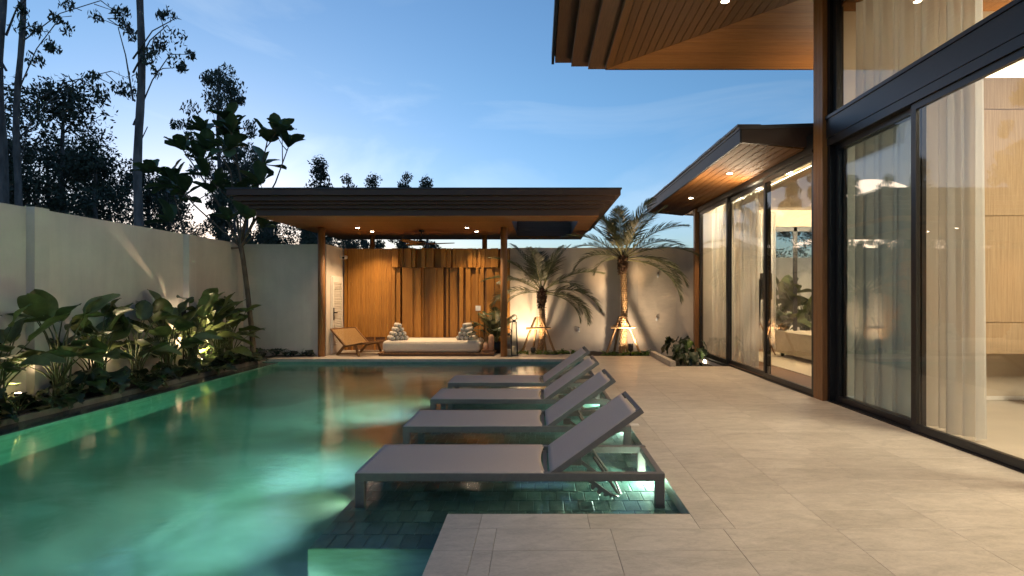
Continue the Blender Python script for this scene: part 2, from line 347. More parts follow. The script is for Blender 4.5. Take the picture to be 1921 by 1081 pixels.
while y < 12.85:
    y2 = min(y + .305, 12.9); dt(1.18, 1.765, y, y2); dt(1.765, 2.60, y, y2); y = y2
# small stainless deck plates
for x, y, lab in ((1.035, 6.08, 'pale square lid set in the deck beside the second sun lounger from the front'), (1.16, 9.0, 'small pale lid set in the deck beside the farthest backrests')):
    tag(MB().box(x-.045, x+.045, y-.045, y+.045, 0, .004).build('access_cover', M['whitep']), lab, 'floor lid', 'floor lids in the deck')
# platform of the pavilion with its stone coping
plat = struct(MB().box(-5.60, .968, 12.02, 14.9, -.025, .030).build('platform', M['concrete']))
x = -5.77; first = True
while x < .96:
    x2 = min(x + .9, .968); piece('coping_stone', x, x2, 12.0, 12.42, -.03, .035, M['deck'], plat, .0018); x = x2
x = -4.74
while x < -.7:
    x2 = min(x+.6, -.68)
    for k in range(4): piece('floor_tile', x, x2, 12.42+k*.4, 12.82+k*.4, .01, .0345, M['deck'], plat, .0018)
    x = x2
# ------------------------------------------------------------------ planting beds
def bed(name, x0, x1, y0, y1, z, amp):
    def f(u, v):
        x = x0 + (x1-x0)*u; y = y0 + (y1-y0)*v
        return (x, y, z + amp*(math.sin(x*5.1+y*3.7)*.4 + math.sin(y*2.3)*.4 + random.uniform(-.4,.4)))
    return struct(MB().grid(f, max(4, int((x1-x0)*9)), max(4, int((y1-y0)*9))).build(name, M['soil'], fix=False))
bed('planting_bed', -6.6, -5.93, -2, 12.65, .03, .04)
bed('planting_bed', -5.93, -4.95, 12.43, 12.65, .05, .02)
bed('planting_bed', -.68, 2.62, 12.9, 14.0, -.02, .03)
bed('planting_bed', 2.68, 3.70, 11.3, 14.0, -.12, .03)
y = -2.0; k = 0
curb = struct(MB().box(-5.985, -5.90, -2, 12.3, -.3, -.03).build('bed_curb', M['joint']))
while y < 12.2:
    y2 = min(y + 1.0, 12.3); piece('curb_stone', -5.99, -5.895, y, y2, -.2, .022, M['kerb'], curb); y = y2
kb = struct(MB().box(2.565, 2.675, 11.0, 12.92, -.1, .105).build('planter_kerb', M['deck'], bevel=.006))
struct(MB().box(2.68, 3.70, 11.08, 11.3, -.3, -.10).build('gravel_strip', M['concrete']))
# ------------------------------------------------------------------ garden walls
H = 2.53
gw = MB().box(-6.75, -6.6, -4, 12.64, -.5, H).build('garden_wall', M['plaster']); tag(gw, 'long pale rendered wall behind the left planting bed', 'wall')
for y in (4.05, 7.28, 10.5): MB().box(-6.602, -6.49, y, y+.22, -.5, H-.01 if y != 7.28 else H+.004).build('pilaster', M['plaster'], gw)
sr = MB().box(-6.75, -4.75, 12.65, 12.8, -.2, H).box(-4.90, -4.75, 12.8, 13.70, -.2, H).box(-4.95, -4.80, 13.70, 14.0, -.2, H).build('store_room', M['plaster'])
tag(sr, 'pale store room wall with a louvred door left of the pavilion', 'store room')
d = MB().box(-4.751, -4.722, 12.90, 13.62, .05, 1.83).build('door_frame', M['whitep'], sr)
dr = MB().box(-4.723, -4.70, 12.93, 13.0, .06, 1.81).box(-4.723, -4.70, 13.52, 13.59, .06, 1.81).box(-4.723, -4.70, 13.0, 13.52, .06, .24).box(-4.723, -4.70, 13.0, 13.52, 1.68, 1.81).build('louvred_door', M['whitep'], sr)
lv = MB()
for k in range(36): z = .25 + k*.0397; lv.bar((-4.712, 13.0, z+.018), (-4.712, 13.52, z+.018), .03, .008, up=(.62,0,.78))
stuff(lv.build('louvres', M['whitep'], dr))
MB().box(-4.70, -4.685, 12.945, 12.985, .82, 1.10).bar((-4.665, 12.965, .99), (-4.665, 13.10, .99), .02).box(-4.69, -4.655, 12.955, 12.975, .98, 1.0).build('handle', M['black'], dr)
bw_ = MB().box(-.75, 3.9, 14.0, 14.15, -.6, H).build('boundary_wall', M['plaster']); tag(bw_, 'pale rendered wall behind the two palms', 'wall')
MB().box(2.47, 3.40, 13.985, 14.002, -.1, H-.12).build('textured_panel', M['stucco'], bw_)
MB().box(-.75, 3.9, 13.992, 14.158, H, H+.03).build('wall_cap', M['plaster'], bw_)
# ------------------------------------------------------------------ timber feature wall
fw = MB().box(-4.76, -.70, 13.93, 13.99, .02, H-.02).build('feature_wall', M['teak']); tag(fw, 'honey coloured timber wall of uneven vertical boards behind the daybed', 'feature wall')
def board(name, x0, x1, z0, z1, t, y=13.93, m='wood'):
    mb = MB().box(-(x1-x0)/2+.002, (x1-x0)/2-.002, -t, 0, 0, z1-z0); o = mb.build(name, M[m], fw); o.location = ((x0+x1)/2, y, z0); return o
board('corner_trim', -4.76, -4.70, .05, H, .09)
x = -4.69
while x < -3.58:
    w_ = .0595; cut = random.choice([None, None, .9, 1.35, 1.7, 2.1, .65]); zb = .36
    if cut: board('board', x, x+w_, zb, cut-.002, .03); board('board', x, x+w_, cut+.002, H, .031)
    else: board('board', x, x+w_, zb, H, .03)
    x += w_
rnd = random.Random(3)
def band(z0, z1, base, gaps=True):
    x = -3.56; last = -1
    while x < -.72:
        w_ = rnd.choice([.045,.05,.06,.07,.09,.12,.15,.19]); w_ = min(w_, -.70-x); last = rnd.choice([q for q in (.0,.04,.08,.12,.16) if abs(q-last) > .035]); t = base + last
        if w_ > .03: board('board', x, x+w_, z0, z1, t)
        x += w_
        if rnd.random() < .52 and gaps: x += rnd.choice([.02,.03,.045,.06])
band(.36, 2.06, .02); band(2.065, H, .05, False)
x = -4.6
while x < -.8: board('foot_post', x, x+.035, .035, .355, .05); x += .28
# ------------------------------------------------------------------ pavilion
pv = empty('pavilion', (0,0,0), 0, 'open poolside pavilion with a stepped timber flat roof on slim posts', 'pavilion')
hx0, hx1, hy0, hy1 = -.54, .81, 11.5, 14.43
zl = [2.887, 3.024, 3.09, 3.145, 3.23, 3.335]
for k in range(5):
    e = .09*k; x0, x1, y0, y1 = -5.36-e, 1.15+e, 10.72-e, 15.26+e; z0, z1 = zl[k] + (.014 if k == 0 else 0), zl[k+1]+.001
    g = 0 if k else 0
    MB().box(x0, x1, y0, hy0-.02, z0, z1).build('fascia_board', M['fascia'], pv)
    MB().box(x0, x1, hy1+.02, y1, z0, z1).build('fascia_board', M['fascia'], pv)
    MB().box(x0, hx0-.02, hy0-.0199, hy1+.0199, z0+.0005, z1-.0005).build('fascia_board', M['fascia'], pv)
    MB().box(hx1+.02, x1, hy0-.0199, hy1+.0199, z0+.0005, z1-.0005).build('fascia_board', M['fascia'], pv)
e = .09*4 + .02
rf = MB().box(-5.36-e, 1.15+e, 10.72-e, hy0-.02, 3.337, 3.362).box(-5.36-e, 1.15+e, hy1+.02, 15.26+e, 3.337, 3.362).box(-5.36-e, hx0-.02, hy0-.02, hy1+.02, 3.337, 3.362).box(hx1+.02, 1.15+e, hy0-.02, hy1+.02, 3.337, 3.362)
rf.build('roof', M['roofing'], pv)
y = 10.725
while y < 15.2:
    y2 = min(y+.119, 15.255)
    segs = [(-5.355, 1.145)]
    if y2 > hy0 and y < hy1: segs = [(-5.355, hx0-.0), (hx1+.0, 1.145)]
    for a, c in segs: MB().box(a, c, y+.002, y2-.002, 2.886, 2.902).build('soffit_board', M['woodx'], pv)
    y = y2
for nm, bx in (('l', (hx0-.019, hx0, hy0, hy1)), ('r', (hx1, hx1+.019, hy0, hy1)), ('f', (hx0-.019, hx1+.019, hy0-.019, hy0-.0005)), ('b', (hx0-.019, hx1+.019, hy1+.0005, hy1+.019))):
    for k in range(4): MB().box(*bx, 2.9 + k*.116, 3.012 + k*.116).build('opening_lining', M['fascia'], pv)
for x, y, w_ in ((-4.79, 12.48, .155), (-.76, 12.48, .15), (-4.2, 14.3, .13), (-1.36, 14.3, .13)):
    c_ = MB()
    n = 12; c_.lathe([(w_/2, 0), (w_/2, 2.9)], 12); o = c_.build('post', M['column'], pv); o.location = (x, y, .02 if y < 13 else -.3); o.scale = (1, 1, 1 if y < 13 else 1.11)
def downlight(parent, x, y, z, e, spot=100, r=.04, aim=None, blend=.8, col_=(1,.68,.38)):
    b = MB().lathe([(r+.012, -.006), (r+.012, .02)], 20).build('downlight', M['whitep'], parent); b.location = (x, y, z)
    g = MB().lathe([(r, -.008), (r, -.0065)], 20).build('lens', M['glow'], b)
    lamp('downlight_lamp', 'SPOT', (0, 0, -.03), e, col_, b, None, .03, spot=spot, blend=blend)
    return b
for x, y, e in ((-4.0, 12.5, 46), (-1.58, 12.5, 56), (-3.9, 13.25, 44), (-1.45, 13.25, 26)): downlight(pv, x, y, 2.884, e, 105)
# ------------------------------------------------------------------ main house
hs_ = empty('house', (0,0,0), 0, 'tall glazed main house with a deep timber eave on the right', 'house')
def part(name, m, mb, parent=None, bevel=0): return mb.build(name, M[m], parent or hs_, bevel=bevel)
part('floor', 'floortile', MB().box(3.93, 9.4, -1, 7.53, -.06, -.004))
part('inner_wall', 'wallin', MB().box(3.93, 9.4, 7.53, 7.68, -.2, 6.0))
part('inner_wall', 'wallin', MB().box(9.25, 9.4, -1, 7.53, -.004, 6.0))
part('inner_wall', 'wallin', MB().box(3.93, 9.25, -1.15, -1, -.2, 6.0))
part('skirting', 'whitep', MB().box(3.95, 9.25, 7.515, 7.529, 0, .05))
y = -.99
while y < 7.5:
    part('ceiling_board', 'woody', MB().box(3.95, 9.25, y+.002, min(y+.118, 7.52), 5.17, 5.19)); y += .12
part('beam', 'frame', MB().box(3.79, 3.95, -1.1, 7.44, 3.45, 3.70)); part('beam_ledge', 'frame', MB().box(3.775, 3.96, -1.1, 7.445, 3.70, 3.74)); part('door_head', 'frame', MB().box(3.80, 3.95, -1.1, 7.44, 3.35, 3.45))
part('track', 'black', MB().box(3.80, 3.825, -1.1, 7.43, -.04, .012).box(3.84, 3.855, -1.1, 7.43, -.04, .014).box(3.87, 3.93, -1.1, 7.43, -.04, .010).box(3.825, 3.87, -1.1, 7.43, -.04, -.02))
part('jamb', 'black', MB().box(3.81, 3.99, 7.386, 7.53, 0, 5.4))
part('corner_infill', 'black', MB().box(3.82, 3.93, 7.53, 7.70, -.05, 5.4))
for k in range(3): part('column_board', 'column', MB().box(3.742, 3.808, 7.445+k*.083, 7.445+(k+1)*.083-.006, -.02, 5.42))
part('column_core', 'black', MB().box(3.755, 3.80, 7.45, 7.688, -.02, 5.41))
def slider(parent, x, y0, y1, z0, z1, w=.075, t=.045, g='glass'):
    f = MB().box(x-t/2, x+t/2, y0, y0+w, z0, z1).box(x-t/2, x+t/2, y1-w, y1, z0, z1).box(x-t/2, x+t/2, y0+w, y1-w, z0, z0+w).box(x-t/2, x+t/2, y0+w, y1-w, z1-w, z1).build('sliding_door', M['frame'], parent)
    MB().box(x-.005, x+.005, y0+w, y1-w, z0+w, z1-w).build('pane', M[g], f); return f
slider(hs_, 3.905, 5.72, 7.385, .012, 3.355); slider(hs_, 3.962, 5.83, 7.36, .012, 3.355, g='glass_grey'); slider(hs_, 3.847, 4.02, 5.80, .014, 3.355); slider(hs_, 3.847, 2.24, 4.02, .014, 3.355); slider(hs_, 3.905, .5, 2.3, .012, 3.355); slider(hs_, 3.847, -1.05, .55, .014, 3.355)
for y0, y1 in ((3.62, 7.385), (-1.05, 3.62)):
    f = MB().box(3.85, 3.92, y0, y0+.07, 3.74, 5.42).box(3.85, 3.92, y1-.09, y1, 3.74, 5.42).build('upper_window', M['frame'], hs_)
    MB().box(3.88, 3.89, y0+.07, y1-.09, 3.742, 5.42).build('pane', M['glass'], f)
# roof with mitred soffit and stepped eaves
SX, SY, SZ2 = 1.2, 10.1, 5.43
xx = SX
while xx < 3.78:
    x2 = min(xx+.118, 3.78)
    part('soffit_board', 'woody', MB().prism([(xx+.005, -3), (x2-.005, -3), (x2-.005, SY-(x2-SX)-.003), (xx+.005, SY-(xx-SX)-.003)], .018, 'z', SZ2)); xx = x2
yy = SY; 
while yy > 7.70:
    y2 = max(yy-.118, 7.70)
    part('soffit_board', 'woodx', MB().prism([(SX+(SY-y2)+.003, y2+.003), (8.5, y2+.003), (8.5, yy-.003), (SX+(SY-yy)+.003, yy-.003)], .018, 'z', SZ2)); yy = y2
ez = [5.41, 5.52, 5.65, 5.80, 5.95]
for k in range(1, 4):
    e = .295*k; e0 = .295*(k-1); x0 = SX-e; y1 = SY+.2*k
    part('eave_board', 'eave', MB().box(x0, SX-e0+.02, -3, y1, ez[k]-.012, ez[k+1]-.014)); part('eave_board', 'eave', MB().box(SX-e0+.021, 8.5, SY+.2*(k-1)-.02, y1, ez[k]-.012, ez[k+1]-.014))
part('eave_board', 'eave', MB().box(SX-.01, SX+.0, -3, SY, SZ2-.012, 5.52)); part('eave_board', 'eave', MB().box(SX, 8.5, SY, SY+.01, SZ2-.012, 5.52))
part('roof', 'roofing', MB().box(.28, 9.4, -3.1, 10.78, 5.95, 6.05).box(SX+.02, 9.4, -3, SY-.02, 5.455, 5.94))
part('gutter', 'gutter', MB().box(.25, .30, -3.1, 10.80, 5.80, 6.02))
for x, y, e in ((2.56, 7.75, 62), (2.56, 5.4, 62), (2.56, 3.0, 66), (2.56, .6, 45), (2.56, 9.4, 0)):
    if e: downlight(hs_, x, y, SZ2-.002, e, 74, .05, blend=1)
# ------------------------------------------------------------------ bedroom wing
bwg = empty('bedroom_wing', (0,0,0), 0, 'lower glazed bedroom wing with a sloping timber soffit beyond the main column', 'house')
P_ = lambda n, m, mb, b=0: part(n, m, mb, bwg, b)
P_('floor', 'floorwood', MB().box(3.80, 8.6, 7.71, 13.3, -.08, .02).box(4.1, 8.6, 13.3, 14.45, -.08, .02))
P_('inner_wall', 'wallin', MB().box(8.45, 8.6, 7.7, 14.6, .02, 3.6)); P_('inner_wall', 'wallin', MB().box(3.97, 8.45, 7.69, 7.80, .02, 3.6))
P_('end_wall', 'wallin', MB().box(4.10, 5.62, 14.45, 14.6, -.5, 3.6).box(5.62, 8.45, 14.45, 14.6, 3.14, 3.6).box(8.0, 8.45, 14.45, 14.6, -.5, 3.14).box(5.62, 8.0, 14.45, 14.6, -.5, .10))
P_('wall', 'plaster', MB().box(4.10, 4.2, 13.31, 14.45, -.5, 3.45).box(3.80, 4.2, 13.225, 13.31, -.5, 3.45))
P_('plinth', 'plaster', MB().box(3.74, 3.80, 11.0, 13.3, -.5, -.02))
P_('ceiling', 'ceil', MB().box(4.12, 8.45, 7.80, 12.3, 3.30, 3.34)); P_('ceiling', 'ceil', MB().box(3.84, 8.45, 7.8, 13.3, 3.56, 3.60).box(4.1, 8.45, 13.3, 14.45, 3.56, 3.60))
P_('cove_light', 'strip', MB().box(4.13, 4.17, 7.85, 12.25, 3.342, 3.352)); P_('cove_light', 'strip', MB().box(4.2, 8.4, 12.22, 12.27, 3.342, 3.352))
lamp('cove_lamp', 'AREA', (4.16, 10.0, 3.37), 34, (1,.80,.54), bwg, (4.05, 10.0, 3.56), .06, 4.2)
lamp('cove_lamp', 'AREA', (6.2, 12.33, 3.38), 55, (1,.80,.54), bwg, (6.2, 13.6, 3.45), 4.0, .06)
lamp('ceiling_lamp', 'AREA', (6.0, 10.5, 3.28), 26, (1,.80,.56), bwg, (6.0, 10.5, 0), 1.6, 1.6)
slider(bwg, 3.79, 11.28, 13.22, .02, 3.33, .075); slider(bwg, 3.84, 9.38, 11.36, .022, 3.33, .075); slider(bwg, 3.79, 7.72, 9.46, .02, 3.33, .075)
P_('track', 'black', MB().box(3.74, 3.76, 7.70, 13.25, -.05, .008).box(3.775, 3.88, 7.70, 13.25, -.05, .018)); P_('door_head', 'black', MB().box(3.74, 3.90, 7.70, 13.28, 3.33, 3.60)); P_('door_head', 'frame', MB().box(3.728, 3.7395, 7.70, 13.28, 3.345, 3.375))
P_('jamb', 'black', MB().box(3.78, 3.86, 13.22, 13.30, -.1, 3.41))
P_('post', 'column', MB().box(3.69, 3.79, 13.32, 13.45, -.5, 3.42))
f = MB()
for x in (5.62, 6.55, 7.5): f.box(x, x+.09, 14.49, 14.55, .10, 3.14)
f.box(5.71, 8.0, 14.49, 14.55, .10, .19).box(5.71, 8.0, 14.49, 14.55, 3.02, 3.14); wf = f.build('window', M['frame'], bwg)
MB().box(5.71, 6.55, 14.515, 14.525, .19, 3.02).build('pane', M['glass'], wf); MB().box(6.64, 7.5, 14.515, 14.525, .19, 3.02).build('pane', M['glass'], wf)
# soffit: boards along the facade on a plane falling towards the glass
def sz(x): return 3.53 - (x-2.83)*.105
x = 2.86
while x < 3.72:
    x2 = min(x+.118, 3.735); v = []
    for yy in (7.92, 14.6):
        v += [(x+.006, yy, sz(x)), (x2-.006, yy, sz(x2)), (x2-.006, yy, sz(x2)+.018), (x+.006, yy, sz(x)+.018)]
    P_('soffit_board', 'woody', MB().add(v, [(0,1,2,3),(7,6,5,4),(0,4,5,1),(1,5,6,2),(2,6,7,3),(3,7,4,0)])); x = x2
def quadbox(mb, pts, y0, y1):
    n = len(pts); v = [(p[0], y0, p[1]) for p in pts] + [(p[0], y1, p[1]) for p in pts]
    return mb.add(v, [tuple(range(n)), tuple(range(2*n-1, n-1, -1))] + [(i, n+i, n+(i+1) % n, (i+1) % n) for i in range(n)])
P_('gable_board', 'fascia', quadbox(MB(), [(2.84, 3.52), (6.0, 3.30), (6.0, 3.84), (2.84, 3.735)], 7.88, 7.915))
P_('end_board', 'fascia', quadbox(MB(), [(2.84, 3.52), (6.0, 3.30), (6.0, 3.84), (2.84, 3.735)], 14.605, 14.64))
P_('eave_board', 'gutter', MB().box(2.81, 2.838, 7.88, 14.64, 3.515, 3.70))
P_('roof', 'roofing', quadbox(MB(), [(2.80, 3.705), (6.5, 3.83), (9.3, 3.83), (9.3, 3.88), (6.5, 3.88), (2.80, 3.755)], 7.87, 14.66))
tl = MB(); y = 7.87
while y < 14.6: tl.box(2.775, 3.1, y+.004, y+.24, 3.745, 3.772 + random.uniform(0,.012)); y += .25
stuff(tl.build('roof_tiles', M['roofing'], bwg))
for y, e in ((9.68, 34), (12.15, 48), (7.75, 0)):
    if e: downlight(bwg, 3.28, y, sz(3.28)-.004, e, 110, .042)
ul = MB().box(3.74, 3.80, 12.62, 12.70, -.15, -.06).build('ground_uplight', M['black']); tag(ul, 'small lit ground light at the foot of the bedroom wing post', 'ground light')
MB().box(3.70, 3.738, 12.63, 12.69, -.14, -.07).build('lens', M['glow'], ul)
lamp('uplight_lamp', 'SPOT', (3.66, 12.66, -.08), 1.6, (1,.75,.45), None, (3.62, 13.3, .4), .02, spot=120)
# garden seen through the bedroom
gwl = MB().box(3.9, 11.5, 17.2, 17.35, -.5, H).build('rear_wall', M['plaster']); tag(gwl, 'pale wall behind the plants seen through the bedroom window', 'wall')
# ------------------------------------------------------------------ sun loungers on the shelf
def make_lounger():
    rt = empty('sun_lounger'); zt = .2685; hr = .052
    B = lambda n, mb, m='alu', p=None, bv=.004: mb.build(n, M[m], p or rt, bevel=bv)
    for y in (0, .652): B('side_rail', MB().box(0, 2.0, y, y+.048, zt-hr, zt))
    B('cross_rail', MB().box(0.002, .044, .048, .652, zt-hr+.002, zt-.006)); B('cross_rail', MB().box(1.957, 1.998, .048, .652, zt-hr+.002, zt-.006)); B('cross_rail', MB().box(1.215, 1.245, .048, .652, zt-hr-.004, zt-hr+.026))
    for x in (0.0015, 1.9375):
        for y in (.001, .653):
            l = B('leg', MB().box(x, x+.061, y, y+.046, .03, zt-hr+.001)); MB().box(x-.0008, x+.0618, y-.0008, y+.0468, 0, .032).build('foot_cap', M['alu'], l)
    def f(u, v):
        e = .009*math.sin(PI*v)
        x = .006 + (1.232 - .03*math.sin(PI*v) - .006)*u
        return (x, .003+.694*v, zt + .0035 - e*math.sin(PI*min(1, u*1.0))**.5 - .006*max(0, (u-.985)/.015))
    s = MB().grid(f, 40, 12).build('seat_sling', M['sling'], rt, fix=False)
    md = s.modifiers.new('solid', 'SOLIDIFY'); md.thickness = .004; md.offset = -1
    # backrest
    a = R(35.6); bk = empty('backrest', (1.262, 0, zt-.008)); bk.parent = rt; bk.rotation_euler = (0, -a, 0); LB = .725
    for y in (.022, .638): B('back_rail', MB().box(0, LB, y, y+.038, -.034, .006), p=bk)
    B('top_bar', MB().box(LB-.028, LB, .06, .638, -.034, .006), p=bk); B('top_bar', MB().box(0.004, .03, .06, .638, -.03, .0), p=bk)
    def g(u, v): return (.002+.684*u - .004*math.sin(PI*v), .022+.654*v, .010 - .008*math.sin(PI*v)*math.sin(PI*u)**.5)
    s = MB().grid(g, 20, 12).build('back_sling', M['sling'], bk, fix=False); md = s.modifiers.new('solid', 'SOLIDIFY'); md.thickness = .004; md.offset = -1
    # support: hooked ratchet bars and a round prop frame hanging from the backrest
    for y in (.17, .51):
        a0 = Vector((1.47, y, zt-.055)); a1 = Vector((1.72, y, .03)); d = (a1-a0).normalized(); nrm = Vector((-d.z, 0, d.x))
        if nrm.z > 0: nrm = -nrm
        poly = []; Lr = (a1-a0).length
        top = [a0 - nrm*.013, a1 - nrm*.013]; low = [a1 + nrm*.010]
        for k in range(3, -1, -1):
            q = a0 + d*(Lr*(.36+.17*k)); low += [q + d*.022 + nrm*.012, q + d*.016 + nrm*.040, q + d*.030 + nrm*.044, q - d*.004 + nrm*.036, q - d*.012 + nrm*.012]
        low += [a0 + nrm*.010]
        poly = [(p.x, p.z) for p in top + low]
        B('ratchet_bar', MB().prism(poly, .016, 'y', y-.008), bv=0)
    u = MB().tube([(1.56, .20, zt+.05), (1.735, .20, .055), (1.745, .215, .035), (1.745, .465, .035), (1.735, .48, .055), (1.56, .48, zt+.05)], .010, 8); B('prop_frame', u, bv=0)
    for y in (.17, .51): B('bracket', MB().box(1.43, 1.50, y-.012, y+.012, zt-.10, zt-.04), bv=.003)
    return rt
labs = ['grey sling sun lounger nearest the camera, raised back, standing in the shallow water', 'second grey sling sun lounger from the front, standing in the shallow water',
        'third grey sling sun lounger from the front, standing in the shallow water', 'farthest grey sling sun lounger, standing in the shallow water by the pavilion side']
lg = make_lounger()
for i, (x, y) in enumerate(((-1.279, 3.93), (-1.282, 5.325), (-1.29, 6.72), (-1.282, 7.97))):
    o = lg if i == 0 else copy_tree(lg)
    o.location = (x, y, SZ + .001); o.rotation_euler = (0, 0, (0, R(.35), R(-.3), R(.4))[i]); o.scale = (1.08, 1.08, 1.08); o['label'] = labs[i]; o['category'] = 'sun lounger'; o['group'] = 'sun loungers in a row on the pool shelf'
# ------------------------------------------------------------------ pool lights
def pool_light(loc, aim, e, label, colr, size=.07, spot=None, wide=112, beam=None):
    t = empty('pool_light', loc, 0, label, 'pool light', 'underwater pool lights'); d = (Vector(aim)-Vector(loc)).normalized()
    t.rotation_euler = d.to_track_quat('-Z', 'Y').to_euler()
    s = size
    MB().lathe([(s, 0), (s, -.012), (s*.8, -.014)], 20).build('bezel', M['white'], t); MB().lathe([(s*.78, -.0145), (s*.78, -.016)], 20).build('lens', M['poolglow'], t)
    lamp('pool_lamp', 'SPOT', (0, 0, -.03), e, colr, t, None, .04, spot=wide, blend=.7)
    if beam:
        q = t.rotation_euler.to_matrix().inverted() @ (Vector(beam[0]) - Vector(loc)); lamp('pool_lamp', 'SPOT', (0, 0, -.03), beam[1], (.92,1,1), t, q, .05, spot=beam[2], blend=1)
BM = [((-2.8, 4.6, -1.3), 70, 66), ((-2.4, 5.85, -1.3), 90, 58), ((-2.7, 8.2, -1.3), 60, 80), ((-3.1, 3.9, -1.3), 70, 66)]
PL = (.60, 1, .50)
for i, (loc, aim, e, lab) in enumerate((
    ((-1.352, 4.3, -.45), (-5.5, 4.1, -.35), 48, 'lit pool light low in the shelf wall nearest the camera'),
    ((-1.352, 5.5, -.45), (-5.5, 5.9, -.35), 58, 'lit pool light in the shelf wall by the second lounger'),
    ((-1.352, 8.0, -.45), (-5.5, 8.6, -.35), 68, 'lit pool light in the shelf wall by the farthest lounger'),
    ((-.583, 2.3, -.40), (-5.5, 2.6, -.5), 16, 'lit pool light in the pool wall in front of the shelf'))):
    pool_light(loc, aim, e, lab, PL, beam=BM[i], wide=112 if i < 3 else 168)
for y, e, lab in ((4.48, 7, 'small lit light under the head of the nearest lounger'), (6.15, 5, 'small lit light under the head of the second lounger'), (7.55, 6, 'small lit light in the shelf wall between the two farthest loungers')):
    t = empty('shelf_light', (.965, y, -.088), 0, lab, 'pool light', 'underwater pool lights')
    MB().box(-.006, 0, -.06, .06, -.02, .02).build('lens', M['poolglow'], t); lamp('shelf_lamp', 'AREA', (-.02, 0, .0), e, (.78,1,.85), t, (-1, 0, -.12), .05, .03).data.shape = 'RECTANGLE'
# ------------------------------------------------------------------ pavilion furniture
db = empty('daybed_base', (0,0,0), 0, 'low slatted timber platform under the white daybed mattress', 'platform')
x = -3.56
while x < -.98:
    MB().box(x, x+.062, 12.50, 13.62, .085, .108).build('slat', M['teak'], db); x += .072
MB().box(-3.55, -.99, 12.56, 12.60, .036, .085).build('bearer', M['teak'], db); MB().box(-3.55, -.99, 13.5, 13.54, .036, .085).build('bearer', M['teak'], db)
mt = MB().box(-3.48, -1.30, 12.56, 13.55, .109, .375).build('mattress', M['cushion'], None); mt.modifiers.new('b', 'BEVEL').width = .085; mt.modifiers['b'].segments = 5
tag(mt, 'thick white daybed mattress lying on the timber platform', 'mattress')
for p in mt.data.polygons: p.use_smooth = True
MB().box(-3.40, -1.38, 12.553, 12.560, .335, .342).build('piping', M['cushion'], mt)
def axe_pillow(loc, rz, lab):
    t = empty('triangle_cushion', loc, rz, lab, 'cushion', 'triangular roll cushions on the daybed'); r = .052
    for row in range(4):
        for k in range(4-row):
            y = (k - (3-row)/2)*2*r*.97; z = r + row*r*1.80
            prof = [(-.20, .3), (-.195, .75), (-.17, .98), (0, 1.02), (.17, .98), (.195, .75), (.20, .3)]
            MB().tube([(p, y, z) for p, q in prof], [r*q for p, q in prof], 14).build('roll', M['pillow'], t)
    return t
axe_pillow((-3.20, 12.86, .374), R(-62), 'stacked roll triangle cushion at the left end of the daybed')
axe_pillow((-1.62, 12.88, .374), R(-105), 'stacked roll triangle cushion at the right end of the daybed')
# woven lounge chair
ch = empty('lounge_chair', (-4.12, 12.93, .035), R(-28), 'low wooden lounge chair with woven cane back and seat by the store room door', 'lounge chair')
# local: x = facing, y = width
for y in (-.36, .36):
    MB().bar((-.48, y, .58), (-.02, y, .20), .03, .045).build('back_stile', M['teak'], ch); MB().bar((-.06, y, .20), (.50, y, .30), .03, .04).build('seat_rail', M['teak'], ch)
    MB().bar((-.06, y*.97, .22), (-.30, y*.97, 0), .035, .05).build('leg', M['teak'], ch); MB().bar((.26, y*.97, .25), (.38, y*.97, 0), .03, .05).build('leg', M['teak'], ch)
    MB().bar((-.28, y*.93, .03), (.36, y*.93, .06), .025, .03).build('side_rail', M['teak'], ch)
MB().bar((-.48, -.37, .58), (-.48, .37, .58), .035).build('top_rail', M['teak'], ch); MB().bar((.50, -.37, .30), (.50, .37, .30), .035).build('front_rail', M['teak'], ch)
def cane(name, A, Bp):
    A = Vector(A); Bp = Vector(Bp); mb = MB()
    n = 26
    for k in range(n):
        p = A.lerp(Bp, (k+.5)/n); mb.bar((p.x, -.345, p.z), (p.x, .345, p.z), .013, .006, up=(Bp-A).cross(Vector((0,1,0))))
    for k in range(22):
        y = -.34 + k*.0324; mb.bar((A.x, y, A.z-.002), (Bp.x, y, Bp.z-.002), .012, .005, up=(Bp-A).cross(Vector((0,1,0))))
    stuff(mb.build(name, M['wicker'], ch))
cane('woven_back', (-.47, 0, .575), (-.03, 0, .21)); cane('woven_seat', (-.05, 0, .21), (.49, 0, .305))
# tray, vases
tr = MB().box(-1.27, -1.0, 12.60, 12.88, .109, .165).build('tray', M['teak']); tag(tr, 'small timber tray beside the mattress carrying two clay vases', 'tray')
v1 = MB().lathe([(.045, 0), (.055, .01), (.060, .06), (.055, .12), (.028, .155), (.026, .17), (.030, .175)], 20).build('vase', M['clay']); v1.location = (-1.185, 12.70, .166); tag(v1, 'short clay vase holding split leaves on the tray', 'vase', 'clay vases on the tray')
v2 = MB().lathe([(.055, 0), (.066, .015), (.067, .24), (.060, .30), (.035, .335), (.0, .34)], 20).build('vase', M['clay']); v2.location = (-1.065, 12.74, .166); tag(v2, 'tall clay vase with rounded top on the tray', 'vase', 'clay vases on the tray')
for k in range(3): MB().box(-.02, .02, -.071, -.064, .09+k*.06, .12+k*.06).build('relief', M['clay'], v2)
